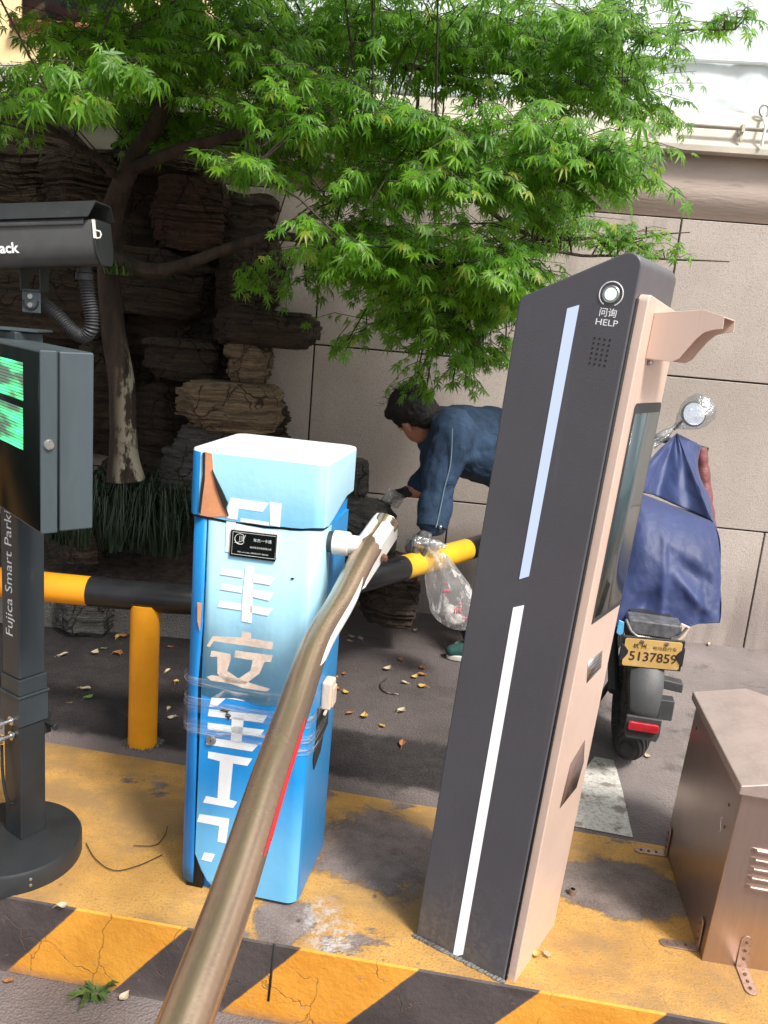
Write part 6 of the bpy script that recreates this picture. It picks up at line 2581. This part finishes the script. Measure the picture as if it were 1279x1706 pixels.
# ------------------------------------------------------------------ fallen leaves, weed, twig
fl = []
for kind in range(2):
    mb = MB()
    n_ = 10
    for i in range(n_ + 1):
        t = i / n_
        w = math.sin(math.pi * t ** .8) * (.36 if kind == 0 else .26)
        for s_ in (-1, 0, 1):
            mb.v.append(V(((t - .5) * 1.0, s_ * w, (.10 + .14 * (2 * t - 1) ** 2 + (abs(s_)) * .10 * (1 + t)) + (.12 * math.sin(t * 5) if kind else 0))))
    for i in range(n_):
        for s_ in (0, 1):
            a = i * 3 + s_
            mb.f.append([a, a + 3, a + 4, a + 1])
            mb.mi.append(0)
    mb.tube([V((.5, 0, .25)), V((.64, .02, .22)), V((.8, .05, .1))], [.018, .014, .01], 4)
    fl.append(mb)
LOC = [(250, 998, 2), (196, 1064, 2), (205, 1062, 1), (105, 1094, 0), (158, 1090, 0), (172, 1083, 3), (195, 1090, 1), (200, 1092, 1), (268, 1056, 3), (283, 1080, 1), (293, 1138, 2), (142, 1151, 0), (147, 1165, 3), (280, 1183, 0), (286, 1198, 0), (279, 1120, 0),
       (586, 1063, 0), (582, 1070, 0), (600, 1067, 0), (692, 1053, 0), (645, 1117, 0), (668, 1102, 1), (703, 1115, 1), (703, 1127, 1), (691, 1130, 2), (674, 1140, 0), (704, 1146, 2), (557, 1131, 2), (575, 1156, 2), (583, 1191, 1), (607, 1196, 2), (636, 1212, 2), (668, 1187, 0), (670, 1243, 1), (573, 1125, 1), (561, 1150, 1),
       (1078, 1262, 0), (1182, 1076, 0), (207, 1664, 0), (14, 1638, 1), (892, 1594, 2), (910, 1593, 0), (103, 1512, 0)]
base_meshes = {}
WHERE = {0: 'pale', 1: 'rust brown', 2: 'yellowish', 3: 'green'}
for i, (x, y, k) in enumerate(LOC):
    zf = -.21 if (y > 1630 and x < 400) else 0
    p = gp(x, y, zf)
    kk = (i % 2, k)
    if kk not in base_meshes:
        m_ = MB()
        m_.v = [v * .034 for v in fl[i % 2].v]
        m_.f, m_.mi = fl[i % 2].f, fl[i % 2].mi
        o = obj('fallen_leaf', m_, FALL[k], None, origin=(0, 0, 0))
        base_meshes[kk] = o
    else:
        o = base_meshes[kk].copy()
        COL.objects.link(o)
    o.location = (p.x, p.y, zf + .001)
    s_ = random.uniform(.75, 1.25)
    o.scale = (s_, s_, s_)
    o.rotation_euler = (random.uniform(-.12, .12), random.uniform(-.12, .12), random.uniform(0, 6.28))
    if y > 1600 and x < 100: lab = 'rust brown fallen leaf on the road at the left edge of the picture'
    elif y > 1600: lab = 'pale fallen leaf on the road beside the green weed'
    elif x > 1150: lab = 'pale fallen leaf at the foot of the wall right of the bike'
    elif x > 1000: lab = 'pale fallen leaf beside the tyre of the electric bike'
    elif x > 880: lab = WHERE[k] + ' fallen leaf on the yellow paint beside the foot of the kiosk'
    elif y > 1500: lab = 'pale fallen leaf at the kerb edge in front of the round base'
    elif x < 400: lab = WHERE[k] + ' fallen leaf on the dark ground between the camera post and the blue cabinet'
    else: lab = WHERE[k] + ' fallen leaf on the asphalt between the blue cabinet and the kiosk'
    tag(o, lab, 'leaf', 'fallen leaves scattered on the ground')

wd = gp(160, 1655, -.21)
mb = MB()
r = random.Random(9)
for k in range(46):
    a = r.uniform(0, 6.28)
    d = V((math.cos(a), math.sin(a), 0))
    L = r.uniform(.025, .07)
    el = r.uniform(.15, .9)
    p0 = wd + d * .004
    p1 = p0 + d * L * .55 + V((0, 0, L * el * .75))
    p2 = p0 + d * L + V((0, 0, L * el * .7 - .006))
    s_ = V((-d.y, d.x, 0)) * r.uniform(.004, .009)
    mb.add([p0, p1 - s_, p2, p1 + s_], [(0, 1, 2, 3)])
tag(obj('weed', mb, mat('dusty green weed', (.06, .11, .03), .6, var=.45, scale=60), None, origin=wd), 'small green weed growing at the bottom of the striped kerb', 'weed')
mb = MB()
mb.tube([V(q) for q in spline([tuple(gp(x, y, .006)) for x, y in ((644, 1130), (634, 1140), (640, 1152), (664, 1157))], 6)], .003, 5)
tag(obj('twig', mb, M['bark'], None, origin=gp(644, 1145)), 'small curved twig on the asphalt behind the blue cabinet', 'twig')
# open expansion joints in the kerb
for (x0, y0, x1, y1, nm) in ((457, 1572, 447, 1668, 'crack'),):
    a, b = onpl(x0, y0, K0 - KN * .0006, KN), onpl(x1, y1, K0 - KN * .0006, KN)
    mb = MB()
    mb.prism([a + KD * -.002, a + KD * .003, b + KD * .0025, b - KD * .003], -KN * .0008)
    tag(obj('kerb_joint', mb, M['gap'], None, origin=a), kind='structure')
